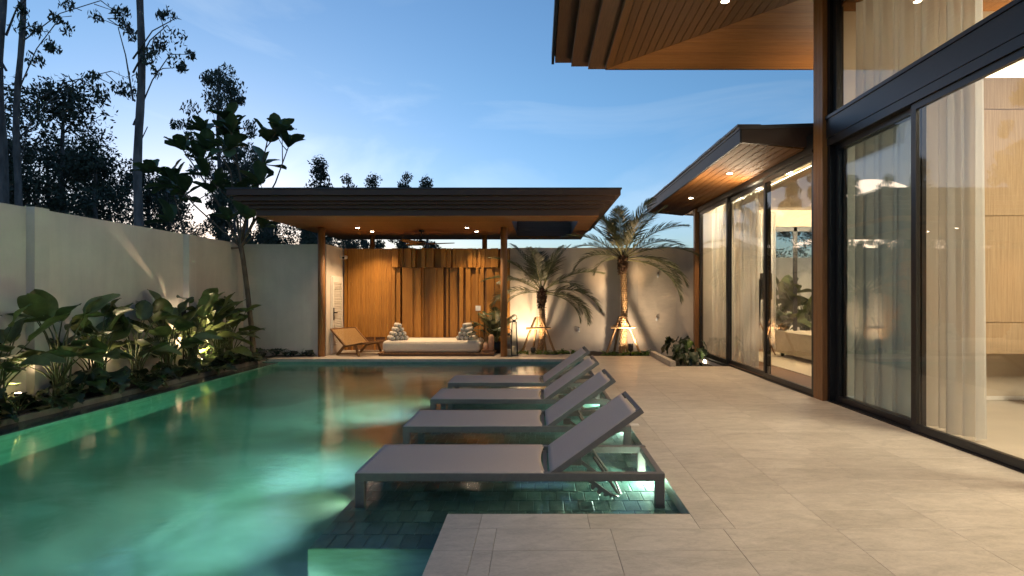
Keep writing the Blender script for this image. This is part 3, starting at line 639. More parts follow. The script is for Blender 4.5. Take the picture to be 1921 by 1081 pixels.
# lanterns
def lantern(x, y, w, h, lab, ring):
    t = empty('lantern', (x, y, .035), R(8), lab, 'lantern', 'black frame lanterns beside the pavilion post'); hb = h - ring*2.2 - .05; a, c = w/2, w*.30
    for sx, sy in ((-1,-1),(1,-1),(1,1),(-1,1)): MB().bar((sx*a, sy*a, .01), (sx*c, sy*c, hb), .014).build('upright', M['black'], t)
    MB().box(-a-.01, a+.01, -a-.01, a+.01, 0, .014).build('base', M['black'], t); MB().box(-c-.012, c+.012, -c-.012, c+.012, hb, hb+.014).build('top_plate', M['black'], t)
    MB().box(-.035, .035, -.035, .035, hb+.014, hb+.05).build('cap', M['black'], t)
    MB().tube([(ring*math.cos(q*PI/12), 0, hb+.05+ring+ring*math.sin(q*PI/12)) for q in range(25)], .007, 6, caps=False).build('ring', M['black'], t)
    for sy in (-1, 1):
        MB().add([(-a+.012, sy*(a-.006), .02), (a-.012, sy*(a-.006), .02), (c-.006, sy*(c-.004), hb-.01), (-c+.006, sy*(c-.004), hb-.01), (-a+.012, sy*(a-.002), .02), (a-.012, sy*(a-.002), .02), (c-.006, sy*(c-.001), hb-.01), (-c+.006, sy*(c-.001), hb-.01)], [(0,1,2,3),(7,6,5,4),(0,4,5,1),(1,5,6,2),(2,6,7,3),(3,7,4,0)]).build('pane', M['glass'], t)
    MB().lathe([(.048, .015), (.05, .02), (.05, .15 if h < .8 else .20), (.046, .155 if h < .8 else .205)], 16).build('candle', M['candle'], t)
lantern(-.545, 12.70, .155, .93, 'taller black frame lantern with a ring handle and candle', .062)
lantern(-.66, 12.56, .135, .62, 'shorter black frame lantern standing in front of the taller one', .052)
# ceiling fan
fan = empty('ceiling_fan', (-2.68, 12.95, 2.884), 0, 'dark ceiling fan with three timber blades above the daybed', 'ceiling fan')
MB().lathe([(.03, -.05), (.06, -.04), (.065, 0)], 16).build('canopy', M['black'], fan); MB().lathe([(.014, -.24), (.014, -.04)], 10).build('rod', M['black'], fan)
MB().lathe([(.03, -.36), (.085, -.345), (.10, -.30), (.08, -.25), (.03, -.235)], 20).build('motor', M['black'], fan)
for k in range(3):
    an = R(8 + 120*k)
    def f(u, v):
        r = .09 + .66*u; w_ = .055 + .05*math.sin(PI*min(1, u*.9+.1)); c_, s_ = math.cos(an), math.sin(an); q = (v-.5)*2*w_
        return (c_*r - s_*q, s_*r + c_*q, -.315 + .03*u + q*.16)
    b_ = MB().grid(f, 14, 4).build('blade', M['teak'], fan, fix=False); md = b_.modifiers.new('s', 'SOLIDIFY'); md.thickness = .012
# camera, socket, wall fittings
sc_ = empty('security_camera', (-4.73, 13.55, 2.30), 0, 'white security camera on the store room wall above the door', 'security camera')
MB().box(-.02, .0, -.04, .04, -.04, .04).build('mount', M['white'], sc_); MB().tube([(.0, 0, 0), (.07, 0, -.01)], .02, 8).build('arm', M['white'], sc_)
hd = MB().tube([(.09, .06, .0), (.09, -.10, -.02)], .045, 16).build('head', M['white'], sc_); MB().tube([(.09, -.102, -.02), (.09, -.108, -.021)], .028, 14).build('lens', M['black'], sc_)
sp = MB().box(-1.53, -1.41, 13.80, 13.812, .99, 1.11).build('switch_plate', M['white']); sp.location = (0, -.03, .02); tag(sp, 'white square switch plate on the timber feature wall', 'switch plate')
MB().box(-1.50, -1.44, 13.796, 13.80, 1.03, 1.07).build('rocker', M['white'], sp)
def wall_fitting(x, z, lab, name='wall_tap', cat='shower fitting'):
    t = empty(name, (x, 14.0, z), 0, lab, cat)
    MB().box(-.03, .03, -.012, .0, -.03, .03).build('back_plate', M['white'], t); MB().tube([(0, -.01, .03), (0, -.08, .045), (0, -.09, .02)], .011, 8).build('spout', M['alu'], t)
    MB().lathe([(.02, -.08), (.03, -.04), (.022, .0)], 14, (0, -.06)).build('handle', M['white'], t); return t
wall_fitting(2.95, 1.90, 'small metal shower rose fixed high on the textured wall', 'shower_fitting'); wall_fitting(2.92, .83, 'small metal shower valve lower on the textured wall', 'shower_valve', 'valve')
wall_fitting(1.0, .55, 'small metal garden tap low on the wall between the palms', 'garden_tap', 'tap')
# ------------------------------------------------------------------ leaves
def leaf_mesh(name, L_, Wd, n=9, droop=.25, fold=.18, shape=None, m='leaf', lobes=0, wave=.02, rx=0):
    """blade along +Y from the origin, top side +Z"""
    shape = shape or (lambda u: math.sin(PI*min(1, u**.75))**.8)
    rr = random.Random(hash(name) % 999); mb = MB(); vs = []; fs = []
    us = [i/n for i in range(n+1)]
    for u in us:
        w_ = max(.004, Wd/2*shape(u)); y = L_*u; z = -droop*L_*u*u
        for s in (-1, -.5, 0, .5, 1):
            k = 1
            if lobes and abs(s) == 1: k = .55 + .45*(math.sin(u*lobes*PI) > -.2)
            vs.append((s*w_*k, y + (abs(s)*.02*L_ if lobes else 0), z + abs(s)*w_*fold*2 + wave*math.sin(u*9+s*2)*abs(s)))
    for i in range(n):
        for j in range(4): a = i*5+j; fs.append((a, a+1, a+6, a+5))
    mb.add(vs, fs, True); me = mb.mesh(name); me.materials.append(M[m]); return me
def put_leaf(name, me, p, d, parent, roll=0, s=1, up=None):
    d = Vector(d).normalized(); u = Vector(up or (0,0,1)); x = d.cross(u)
    if x.length < .05: x = Vector((1,0,0))
    x.normalize(); z = x.cross(d); Mx = Matrix((x, d, z)).transposed().to_4x4()
    o = link(name, me, None, parent); o.matrix_local = Matrix.Translation(p) @ Mx @ Matrix.Rotation(roll, 4, 'Y') @ Matrix.Diagonal((s, s, s, 1)); return o
paddle = lambda u: (math.sin(PI*min(1, .10 + u*.90))**.55) * (1 if u > .02 else .4)
LP = [leaf_mesh('paddle_leaf', .62, .34, 11, .10, .22, paddle), leaf_mesh('paddle_leaf', .50, .33, 11, .2, .12, paddle, wave=.03), leaf_mesh('paddle_leaf', .56, .31, 11, .16, .24, paddle)]
LPb = leaf_mesh('paddle_leaf', .40, .26, 10, .35, .15, paddle, 'leafb')
def big_plant(seed, nst, hmax, spread):
    rr = random.Random(seed); rt = empty('broad_leaved_plant')
    for k in range(nst):
        az = rr.uniform(0, 2*PI); h = hmax*rr.uniform(.45, 1.0)*(.62 if k % 4 == 3 else 1); out = spread*rr.uniform(.3, 1.0)*(1.15 - .4*h/hmax)
        b0 = Vector((rr.uniform(-.07,.07), rr.uniform(-.10,.10), 0)); tip = Vector((math.cos(az)*out, math.sin(az)*out*1.15, h))
        pts = [b0.lerp(tip, q) + Vector((0,0,.14*h*math.sin(PI*q)*.6)) - Vector((math.cos(az), math.sin(az), 0))*out*.22*math.sin(PI*q) for q in (0,.25,.5,.75,1)]
        st = MB().tube(pts, [.013,.011,.010,.008,.006], 6).build('stalk', M['stem'], rt)
        el = rr.uniform(.15, 1.35) if h > hmax*.6 else rr.uniform(-.4, .8)
        d = Vector((math.cos(az+rr.uniform(-.5,.5))*math.cos(el), math.sin(az+rr.uniform(-.5,.5))*math.cos(el), math.sin(el)))
        put_leaf('leaf', rr.choice(LP), pts[-1], d, st, rr.uniform(-.7,.7), rr.uniform(.56, .92))
    return rt
protos = [big_plant(11, 24, 1.18, .40), big_plant(23, 21, 1.10, .38), big_plant(37, 25, 1.30, .40)]
spots = [(-6.24, 5.75, 0, 1.0, 'tall broad-leaved plant at the left edge of the picture'), (-6.30, 6.55, 2, .93, 'big broad-leaved plant in front of the wall pilaster'), (-6.22, 7.35, 1, 1.12, 'broad-leaved plant with a wide dark crown right of the wall pilaster'),
         (-6.32, 8.1, 0, 1.02, 'broad-leaved plant with an upright pale leaf in the middle of the left bed'), (-6.25, 8.8, 1, 1.0, 'thinner broad-leaved plant with bare stalks in the left bed'), (-6.22, 9.5, 2, .98, 'broad-leaved plant left of the lit wall lamp'),
         (-6.30, 10.25, 0, 1.16, 'tallest broad-leaved plant, rising above the lit wall lamp'), (-6.18, 10.9, 2, .95, 'broad-leaved plant lit from below beside the wall lamp'), (-6.3, 11.55, 1, 1.05, 'last broad-leaved plant before the slim garden tree')]
used = set()
for k, (x, y, pi, s, lab) in enumerate(spots):
    o = copy_tree(protos[pi]) if pi in used else protos[pi]; used.add(pi)
    o.location = (x, y, .02); o.rotation_euler = (0, 0, k*1.7); o.scale = (s*.95, s, s*.9); tag(o, lab, 'plant', 'broad-leaved plants along the left wall')
# low monstera-like plants along the curb
heart = lambda u: math.sin(PI*min(1, .16 + u*.84))**.7
LM = [leaf_mesh('split_leaf', .30, .30, 12, .35, .06, heart, 'leafd', lobes=9), leaf_mesh('split_leaf', .26, .24, 12, .5, .10, heart, 'leafd', lobes=7), leaf_mesh('split_leaf', .24, .24, 10, .4, .12, heart, 'leafd')]
LMb = leaf_mesh('split_leaf', .22, .20, 10, .4, .12, heart, 'leafb')
def low_plant(seed, n, h, sp, bright=0, name='split_leaf_plant'):
    rr = random.Random(seed); rt = empty(name)
    for k in range(n):
        az = rr.uniform(0, 2*PI); hh = h*rr.uniform(.3, 1); out = sp*rr.uniform(.3, 1)
        tip = Vector((math.cos(az)*out, math.sin(az)*out, hh)); pts = [Vector((0,0,0)), tip*.5 + Vector((0,0,.12*h)), tip]
        st = MB().tube(pts, [.008,.006,.004], 5).build('stalk', M['stem'], rt); el = rr.uniform(-.6, .35)
        put_leaf('leaf', LMb if rr.random() < bright else rr.choice(LM), tip, (math.cos(az)*math.cos(el), math.sin(az)*math.cos(el), math.sin(el)), st, rr.uniform(-.5,.5), rr.uniform(.65, 1.15))
    return rt
lp = [low_plant(5, 13, .34, .30, .12), low_plant(6, 15, .30, .34, 0), low_plant(8, 12, .40, .28, .05)]
used = set(); ys_ = [5.35, 5.75, 6.15, 6.6, 7.05, 7.55, 8.0, 8.5, 9.0, 9.55, 10.05, 10.55, 11.0, 11.5, 11.95]
near = ['nearest to the camera', 'under the plant at the picture edge', 'before the first stalks', 'in front of the wall pilaster', 'right of the pilaster by the curb', 'under the wide dark crown', 'in the middle of the bed', 'below the pale upright leaf', 'before the bare stalks', 'right of the bare stalks', 'left of the lamp glow', 'in front of the glowing wall lamp', 'right of the glowing lamp', 'near the foot of the slim tree', 'at the pool corner']
for k, y in enumerate(ys_):
    pi = k % 3; o = copy_tree(lp[pi]) if pi in used else lp[pi]; used.add(pi)
    o.location = (-6.08 + .10*math.sin(k*2.1), y, .0); o.rotation_euler = (0,0,k*2.3); s = .95+.2*math.sin(k*1.3); o.scale = (s,s,s*.9)
    tag(o, 'low dark split-leaf plant ' + near[k], 'plant', 'low plants along the pool curb')
for k, (x, y, w_) in enumerate(((-5.62, 12.54, 'at the corner of the pool coping'), (-5.25, 12.55, 'against the store room wall'), (-6.0, 12.3, 'around the foot of the slim tree'))):
    o = copy_tree(lp[k]); o.location = (x, y, .05); o.rotation_euler = (0,0,k); o.scale = (.75,.55,.45); tag(o, 'low dark ground plant ' + w_, 'plant', 'low plants along the pool curb')
for k, (x, y, s, w_) in enumerate(((3.2, 12.1, .72, 'near the end of the stone kerb'), (3.45, 12.6, .85, 'beside the wing post'), (3.25, 13.3, .9, 'in the corner below the shower valve'))):
    o = copy_tree(lp[(k+1) % 3]); o.location = (x, y, -.12); o.rotation_euler = (0,0,k*1.9); o.scale = (s,s,s*1.6); tag(o, 'dark green split-leaf shrub ' + w_, 'plant', 'shrubs by the bedroom wing')
# bright ferns under the palms
fern_me = leaf_mesh('fern_leaf', .24, .045, 6, .55, .1, None, 'fern')
def fern(seed, n):
    rr = random.Random(seed); rt = empty('fern')
    for k in range(n):
        az = rr.uniform(0, 2*PI); el = rr.uniform(.35, 1.2); put_leaf('leaf', fern_me, (0,0,0), (math.cos(az)*math.cos(el), math.sin(az)*math.cos(el), math.sin(el)), rt, 0, rr.uniform(.6, 1.15))
    return rt
fp = [fern(1, 22), fern(2, 18)]; used = set()
fs_ = [(-.45,13.15), (-.25,13.0), (-.02,13.08), (.12,12.98), (.28,13.05), (.42,13.0), (.58,13.1), (.75,13.05), (.9,13.15), (1.6,13.1), (1.75,13.2), (1.95,13.05), (2.2,13.2), (2.4,13.1), (2.52,13.25)]
fl = ['beside the lanterns', 'left of the first palm', 'at the foot of the first palm', 'brightest, before the first palm lamp', 'right of the first palm lamp', 'under the drooping frond', 'in the bed right of the first palm', 'behind the farthest lounger', 'last before the bare soil', 'left of the second palm', 'at the left strut of the second palm', 'at the foot of the second palm', 'by the black spotlight', 'right of the black spotlight', 'beside the stone kerb']
for k, (x, y) in enumerate(fs_):
    pi = k % 2; o = copy_tree(fp[pi]) if pi in used else fp[pi]; used.add(pi); o.location = (x, y, -.02); o.rotation_euler = (0,0,k*2.2); s = .85 + .3*math.sin(k*3.1)**2 if k < 9 else .72; o.scale = (s,s,s)
    tag(o, 'small bright fern ' + fl[k], 'fern', 'ferns in the bed below the palms')
# ------------------------------------------------------------------ palms
def frond_mesh(name, L_, droop, seed, nl=38, m='frond', ll=.44):
    rr = random.Random(seed); pts = []; ang = 0; p = Vector((0,0,0)); n = 16
    for i in range(n+1):
        pts.append(p.copy()); u = i/n; a = -droop*u**1.5; p = p + Vector((0, math.cos(a), math.sin(a)))*L_/n
    mb = MB(); mb.tube(pts, [.012*(1-.85*i/n)+.002 for i in range(n+1)], 5)
    nrach = len(mb.f)
    def at(u):
        q = min(u*n, n-.001); i = int(q); return pts[i].lerp(pts[i+1], q-i), (pts[i+1]-pts[i]).normalized()
    for k in range(nl):
        u = .16 + .83*(k+.5)/nl; b, t = at(u)
        nrm = Vector((1,0,0)).cross(t); l_ = ll*(math.sin(PI*min(1, .25+.72*u))**.8)*rr.uniform(.85,1.1)
        for s in (-1, 1):
            fw = .55 + .5*u; d = (Vector((s,0,0)) + t*fw + nrm*rr.uniform(.15,.55)).normalized(); sag = Vector((0,0,-1))
            side = t.cross(d).cross(d).normalized()*.0115
            vs = []
            for q, w_ in ((0,.6),(.45,1),(.8,.7),(1,.08)):
                c = b + d*l_*q + sag*l_*.30*q*q; vs += [c - side*w_, c + side*w_]
            mb.add(vs, [(0,1,3,2),(2,3,5,4),(4,5,7,6)])
    me = mb.mesh(name); me.materials.append(M['rachis']); me.materials.append(M[m])
    me.polygons.foreach_set('material_index', [0]*nrach + [1]*(len(mb.f)-nrach)); return me
FR = [frond_mesh('frond', 1.45, .55, 1), frond_mesh('frond', 1.55, 1.0, 2), frond_mesh('frond', 1.5, 1.5, 3), frond_mesh('frond', 1.3, .3, 4)]
def palm(loc, top, rad, lab, fr, lean, fruitz=.16):
    rt = empty('palm_tree', loc, 0, lab, 'palm tree', 'palms by the boundary wall'); n = 40
    pts = [Vector((lean(u)[0], lean(u)[1], top*u)) for u in [i/n for i in range(n+1)]]
    MB().tube(pts, [rad*(1.12-.2*i/n) for i in range(n+1)], 14).build('trunk', M['palmtrunk'], rt)
    kn = MB(); rows = int(top/.052)
    for r in range(3, rows):      # diamond leaf-base scars
        u = r/rows; c = Vector((lean(u)[0], lean(u)[1], top*u)); rr = rad*(1.12-.2*u)
        for k in range(9):
            a = 2*PI*(k + .5*(r % 2))/9; d = Vector((math.cos(a), math.sin(a), 0)); s = Vector((-d.y, d.x, 0)); z = Vector((0,0,1)); b = c + d*rr*.97; w_ = rr*.33
            kn.add([b - s*w_, b - z*.026, b + s*w_, b + z*.03, b + d*.022 + z*.018], [(0,1,4),(1,2,4),(2,3,4),(3,0,4)])
    stuff(kn.build('leaf_scars', M['palmtrunk'], rt))
    c = pts[-1]; fb = MB(); rr_ = random.Random(5)
    for k in range(150):
        a = rr_.uniform(0, 2*PI); z = rr_.uniform(-.30, .10); q = rad*(1.0+.75*max(0, (z+.32)*1.4)); b = c + Vector((math.cos(a)*q*.7, math.sin(a)*q*.7, z))
        fb.bar(b, b + Vector((math.cos(a)*.07, math.sin(a)*.07, rr_.uniform(-.05,.11))), .028, .012)
    stuff(fb.build('crown_fibre', M['fibre'], rt)); MB().lathe([(rad*.9, -.3), (rad*1.45, -.1), (rad*1.3, .1), (.03, .22)], 14, (c.x, c.y)).build('crown_core', M['fibre'], rt).location.z = c.z
    for az, el, k, s in fr:
        a, e = R(az), R(el); d = Vector((math.cos(a)*math.cos(e), math.sin(a)*math.cos(e), math.sin(e)))
        put_leaf('frond', FR[k], c + Vector((d.x*.06, d.y*.06, .05+.10*math.sin(e))), d, rt, rr_.uniform(-.25,.25), s)
    return rt
f1 = [(100,64,3,.95),(20,68,0,.9),(160,66,0,.95),(250,62,0,.85),(310,66,0,.85),(60,55,0,.95),(195,52,1,.95),(130,45,1,.9),(5,36,1,1.0),(178,30,1,.95),(225,28,1,.85),(320,28,2,.85),(350,12,2,1.05),(12,2,2,.95),(330,0,2,1.0),(165,12,2,.9),(188,4,2,.7),(355,-8,2,.8)]
palm((.0, 13.42, -.03), 1.42, .066, 'shorter palm with drooping fronds held by timber struts, left of the pair', f1, lambda u: (.02 + .10*u + .04*math.sin(u*4.5), 0))
f2 = [(90,70,3,1.1),(20,70,0,.95),(150,68,0,1.0),(200,66,0,1.0),(250,62,3,.95),(320,68,0,1.05),(0,60,0,1.1),(175,55,1,1.0),(225,55,0,.9),(300,56,1,1.0),(340,44,1,1.1),(190,38,1,1.0),(150,30,1,.95),(15,32,1,1.1),(355,22,1,1.15),(185,16,2,.85),(345,6,2,1.15),(10,8,2,1.1),(335,-6,2,1.2),(200,2,2,.6),(250,35,1,.8)]
palm((1.98, 13.42, -.03), 2.22, .068, 'taller palm with a scaly lit trunk held by timber struts, right of the pair', f2, lambda u: (.05*math.sin(u*3.2) + .02*u, 0))
def struts(loc, h, lab):
    t = empty('palm_prop', loc, 0, lab, 'tree prop', 'timber props around the palm trunks')
    for x, y in ((-.42,-.22), (.42,-.22), (-.14,.40), (.2,.38)):
        MB().tube([(x, y, 0), (x*.16, y*.25, h+.14)], [.030,.026], 8).build('pole', M['pole'], t)
    MB().tube([(-.29, -.17, h-.12), (.29, -.17, h-.11)], [.027,.027], 8).build('crossbar', M['pole'], t); MB().tube([(-.16, -.26, h-.10), (-.16, .22, h-.09)], .024, 8).build('crossbar', M['pole'], t); MB().tube([(.16, -.24, h-.14), (.16, .22, h-.13)], .024, 8).build('crossbar', M['pole'], t)
struts((.0, 13.38, -.05), .78, 'timber strut frame propping the shorter palm'); struts((1.98, 13.38, -.05), .80, 'timber strut frame propping the taller palm')
def garden_spot(loc, aim, e, lab, r=.05, h=.2, spot=80):
    t = empty('garden_spotlight', loc, 0, lab, 'garden light', 'garden spotlights')
    MB().lathe([(.018, 0), (.018, h*.5)], 10).build('stake', M['black'], t); MB().lathe([(r*.6, h*.42), (r, h*.5), (r, h), (r*.86, h), (r*.84, h-.01)], 20).build('housing', M['black'], t); MB().lathe([(r*.8, h-.012), (r*.8, h-.009)], 16).build('lens', M['glow'], t)
    lamp('garden_lamp', 'SPOT', (0, 0, h+.01), e, (1,.66,.36), t, Vector(aim)-Vector(loc), .03, spot=spot, blend=1)
garden_spot((2.13, 13.05, -.03), (2.0, 13.46, 1.5), 110, 'black drum spotlight in front of the taller palm', .062, .30, 62)
lamp('garden_lamp', 'SPOT', (2.13, 12.98, .29), 18, (1,.74,.48), None, (2.1, 14.0, .9), .03, spot=150, blend=1)  # added second lamp at the drum spotlight, spreads light over the wall behind
garden_spot((-.12, 13.10, -.03), (.02, 13.52, 1.3), 30, 'dark spotlight at the foot of the shorter palm', .055, .2, 85)
lamp('garden_lamp', 'SPOT', (-.38, 13.30, .12), 40, (1,.74,.46), None, (-.36, 14.05, 1.25), .03, spot=100, blend=.9)
t = MB().lathe([(.03, 0), (.045, .03), (.045, .10), (.03, .12)], 14).build('garden_spotlight', M['black']); t.location = (-.38, 13.30, -.02); tag(t, 'small dark spotlight behind the lanterns washing the wall', 'garden light', 'garden spotlights')
# plant in the vase and the potted palm behind the mattress
vp = empty('cut_leaves', (-1.185, 12.70, .33), 0, 'split green leaves standing in the short clay vase', 'plant')
for az, el, l_, k in ((130,65,.42,0),(40,70,.5,1),(200,48,.30,1),(330,55,.36,0),(80,80,.62,0)):
    a, e = R(az), R(el); d = Vector((math.cos(a)*math.cos(e), math.sin(a)*math.cos(e), math.sin(e)))
    st = MB().tube([(0,0,-.12), d*l_*.5, d*l_], .005, 5).build('stalk', M['stem'], vp); put_leaf('leaf', LM[k], d*l_, (d.x*1.6, d.y*1.6, .1), st, .2, .95)
pp = empty('potted_palm', (-.98, 13.25, .035), 0, 'feathery small palm in a dark pot behind the pavilion post', 'plant')
MB().lathe([(.11, 0), (.15, .26), (.14, .26), (.12, .22)], 18).build('pot', M['black'], pp)
sm = frond_mesh('small_frond', .85, .9, 12, 30, ll=.24)
for az, el, s in ((150,70,1.05),(100,78,1.15),(190,58,.95),(230,66,1.0),(280,60,.9),(60,62,.9),(10,66,.9),(165,45,.8),(330,70,1.0)):
    a, e = R(az), R(el); put_leaf('frond', sm, (0,0,.25), (math.cos(a)*math.cos(e), math.sin(a)*math.cos(e), math.sin(e)), pp, 0, s)
# ------------------------------------------------------------------ lamps in the left bed
def bed_lamp(loc, e, aim, lab, spot=120, h=0):
    t = empty('bed_light', loc, 0, lab, 'garden light', 'lights in the left planting bed')
    MB().lathe([(.04, h), (.04, h+.16), (.035, h+.17)], 16).build('housing', M['black'], t); MB().lathe([(.03, h+.171), (.03, h+.173)], 14).build('lens', M['glow'], t)
    if h: MB().lathe([(.012, 0), (.012, h)], 8).build('stake', M['black'], t)
    lamp('bed_lamp', 'SPOT', (0,0,h+.20), e, (1,.74,.46), t, Vector(aim)-Vector(loc), .025, spot=spot, blend=.7)
bed_lamp((-6.30, 10.62, .02), 46, (-6.42, 10.6, 1.3), 'glowing lamp hidden among the stalks near the slim tree')
bed_lamp((-6.3, 5.05, .02), 22, (-6.40, 5.4, 1.2), 'lamp in the left bed at the picture edge')
bed_lamp((-6.47, 10.3, .02), 38, (-6.61, 8.95, 2.3), 'lamp on a tall stake throwing a slanting beam on the left wall', spot=8, h=.95)
bed_lamp((-6.40, 6.95, .02), 7, (-6.45, 7.1, 1.3), 'lamp low behind the stalks by the wall pilaster')
bed_lamp((-6.40, 8.45, .02), 7, (-6.45, 8.6, 1.3), 'lamp low behind the stalks in the middle of the left bed')
# ------------------------------------------------------------------ slim garden tree with very large leaves
obov = lambda u: (.12 + .88*math.sin(PI*min(1, u*.93+.02)**1.5)**.8) if u < .99 else .1
TL = [leaf_mesh('tree_leaf', .52, .31, 9, .10, .14, obov, 'treeleaf', wave=.012), leaf_mesh('tree_leaf', .45, .28, 9, .30, .18, obov, 'treeleaf', wave=.015), leaf_mesh('tree_leaf', .40, .25, 9, .05, .20, obov, 'treeleaf')]
gt = empty('garden_tree', (-6.18, 12.15, 0), 0, 'slim garden tree with rosettes of very large dark leaves above the wall', 'tree')
MB().tube([(.06,0,0), (.02,0,.6), (-.08,0,1.5), (-.16,0,2.1), (-.22,0,2.45)], [.062,.055,.052,.05,.052], 10).build('trunk', M['bark'], gt)
rr = random.Random(9); F = Vector((-.22,0,2.42))
limbs = [([F, (-.55,.1,3.0), (-.95,.1,3.7), (-1.45,0,4.5)], .032), ([F, (-.35,.05,3.2), (-.5,.1,4.1), (-1.05,.1,4.9)], .03), ([F, (0,.1,3.0), (.15,.05,3.9), (.35,0,4.7)], .03), ([F, (-.10,.0,3.1), (-.25,0,4.0), (-.35,-.1,4.85)], .032),
         ([F, (.2,-.1,3.1), (.55,-.05,3.8), (.85,-.1,4.55)], .026), ([F, (-.9,0,2.35), (-1.5,.1,2.75), (-1.75,0,3.9)], .026), ([F, (-.6,-.1,2.8), (-1.15,-.1,3.3), (-1.55,-.1,3.75)], .024), ([F, (.05,.1,2.7), (.18,.1,2.85)], .02), ([F, (-.35,-.12,2.7), (-.38,-.15,2.95)], .02), ([F,(-.15,-.1,2.8),(.0,-.2,3.0)],.02)]
tips = []
for pts, r0 in limbs:
    P = [Vector(p) for p in pts]; n = len(P); MB().tube(P, [r0*(1-.62*i/(n-1)) for i in range(n)], 7).build('limb', M['bark'], gt); tips.append((P[-1], (P[-1]-P[-2]).normalized()))
    for q in range(n-2):
        if n < 4: break
        for _ in range(2 if q else 1):
            b = P[q+1].lerp(P[q+2], rr.uniform(.1,.9)); d = Vector((rr.uniform(-1,1), rr.uniform(-.7,.7), rr.uniform(.3,1.0))).normalized(); e = b + d*rr.uniform(.3,.75)
            MB().tube([b, b.lerp(e,.5)+Vector((0,0,-.03)), e], [.013,.010,.007], 5).build('twig', M['bark'], gt); tips.append((e, d))
for p, d in tips:
    k = rr.randint(5, 7); a0 = rr.uniform(0, 6); x = d.orthogonal().normalized(); y = d.cross(x)
    for q in range(k):
        a = a0 + 2*PI*q/k; sp = rr.uniform(.7, 1.6); put_leaf('leaf', rr.choice(TL), p, d*(1.0) + (x*math.cos(a)+y*math.sin(a))*sp + Vector((0,0,.25)), gt, rr.uniform(-.4,.4), rr.uniform(.68, 1.08))
# ------------------------------------------------------------------ trees beyond the wall
def cards(centres, rads, n, size, seed, hang=.3, flat=1):
    g = np.random.RandomState(seed); nc = len(centres); idx = g.randint(0, nc, n); C = np.array(centres)[idx]; Rr = np.array(rads)[idx][:, None]
    v = g.normal(size=(n,3)); v /= np.linalg.norm(v, axis=1)[:,None]; p = C + v*Rr*(g.rand(n,1)**.45)*np.array([1,1,flat])
    a = g.normal(size=(n,3)); a[:,2] -= hang*2; a /= np.linalg.norm(a, axis=1)[:,None]; b = np.cross(a, g.normal(size=(n,3))); b /= np.linalg.norm(b, axis=1)[:,None]
    s = size*g.uniform(.6,1.3,(n,1)); V = np.stack([p - a*s, p + b*s*.36, p + a*s, p - b*s*.36], 1).reshape(-1,3)
    return V, np.arange(n*4).reshape(-1,4)
def crown_mesh(name, centres, rads, n, size, seed, hang=.3, flat=1):
    V, Fc = cards(centres, rads, n, size, seed, hang, flat); me = bpy.data.meshes.new(name); me.from_pydata(V.tolist(), [], Fc.tolist()); me.materials.append(M['forest']); return me
def proto_tree(kind, seed):
    g = random.Random(seed); rt = empty('forest_tree'); tb = MB()
    if kind == 'dense':
        h = 9; tb.tube([(0,0,0),(.05,0,3),(-.05,.05,6),(0,0,8.5)], [.16,.13,.09,.03], 7); cs = []; rs = []
        for k in range(46):
            z = g.uniform(1.6, 9); w_ = 1.75*math.sin(PI*min(1,(z-.4)/9.2))**.7; a = g.uniform(0, 2*PI); q = w_*g.random()**.5
            cs.append((q*math.cos(a), q*math.sin(a), z)); rs.append(g.uniform(.35,.75)); 
            if k % 3 == 0: tb.tube([(0,0,z-.8), cs[-1]], [.03,.012], 4)
        me = crown_mesh('crown', [(a*1.1,b*1.1,c) for a,b,c in cs], [r*1.25 for r in rs], 7600, .10, seed)
    elif kind == 'open':
        tb.tube([(0,0,0),(.1,0,4),(0,.1,7),(.15,0,10)], [.13,.10,.07,.02], 7); cs = []; rs = []
        for k in range(30):
            z = g.uniform(2.5, 10.2); w_ = 1.5*(1-.5*abs(z-6.5)/4); a = g.uniform(0, 2*PI); q = w_*g.random()**.5; e = (q*math.cos(a), q*math.sin(a), z); cs.append(e); rs.append(g.uniform(.25,.55)); tb.tube([(.05,.03,max(1,z-1.2)), e], [.028,.008], 4)
        me = crown_mesh('crown', cs, [r*1.2 for r in rs], 4200, .11, seed, .55)
    elif kind == 'cone':
        tb.tube([(0,0,0),(0,0,8.6)], [.14,.02], 7); cs = []; rs = []
        for k in range(44):
            z = g.uniform(1.2, 9); w_ = max(.12, 1.5*(1-(z/9.4)**1.6)); a = g.uniform(0, 2*PI); q = w_*g.random()**.5; cs.append((q*math.cos(a), q*math.sin(a), z)); rs.append(g.uniform(.25,.5))
        me = crown_mesh('crown', cs, rs, 6500, .10, seed)
    else:   # weeping airy top
        tb.tube([(0,0,0),(.1,0,5),(.3,0,9),(.25,0,12)], [.15,.11,.06,.015], 7); cs = []; rs = []
        for k in range(64):
            z = g.uniform(4.5, 12.2); w_ = 1.75*(1.1-abs(z-9.3)/4.2); a = g.uniform(0, 2*PI); q = w_*g.random()**.5; e = (.25+q*math.cos(a), q*math.sin(a), z); cs.append(e); rs.append(g.uniform(.2,.42)); tb.tube([(.2,0,max(3,z-1.3)), e], [.025,.006], 4)
        me = crown_mesh('crown', cs, [r*1.0 for r in rs], 6500, .088, seed, .9)
    tb.build('trunk', M['eubark'], rt); link('crown', me, None, rt); return rt
T = {k: [proto_tree(k, s) for s in ss] for k, ss in (('dense',(1,2,3)), ('open',(4,5)), ('cone',(6,7)), ('weep',(8,)))}
usedT = set()
def plant(kind, i, x, y, s, lab, rz=0):
    o = T[kind][i]
    if (kind, i) in usedT: o = copy_tree(o)
    usedT.add((kind, i)); o.location = (x, y, -.45); o.rotation_euler = (0,0,rz); o.scale = (s,s,s); tag(o, lab, 'tree', 'trees beyond the garden wall')
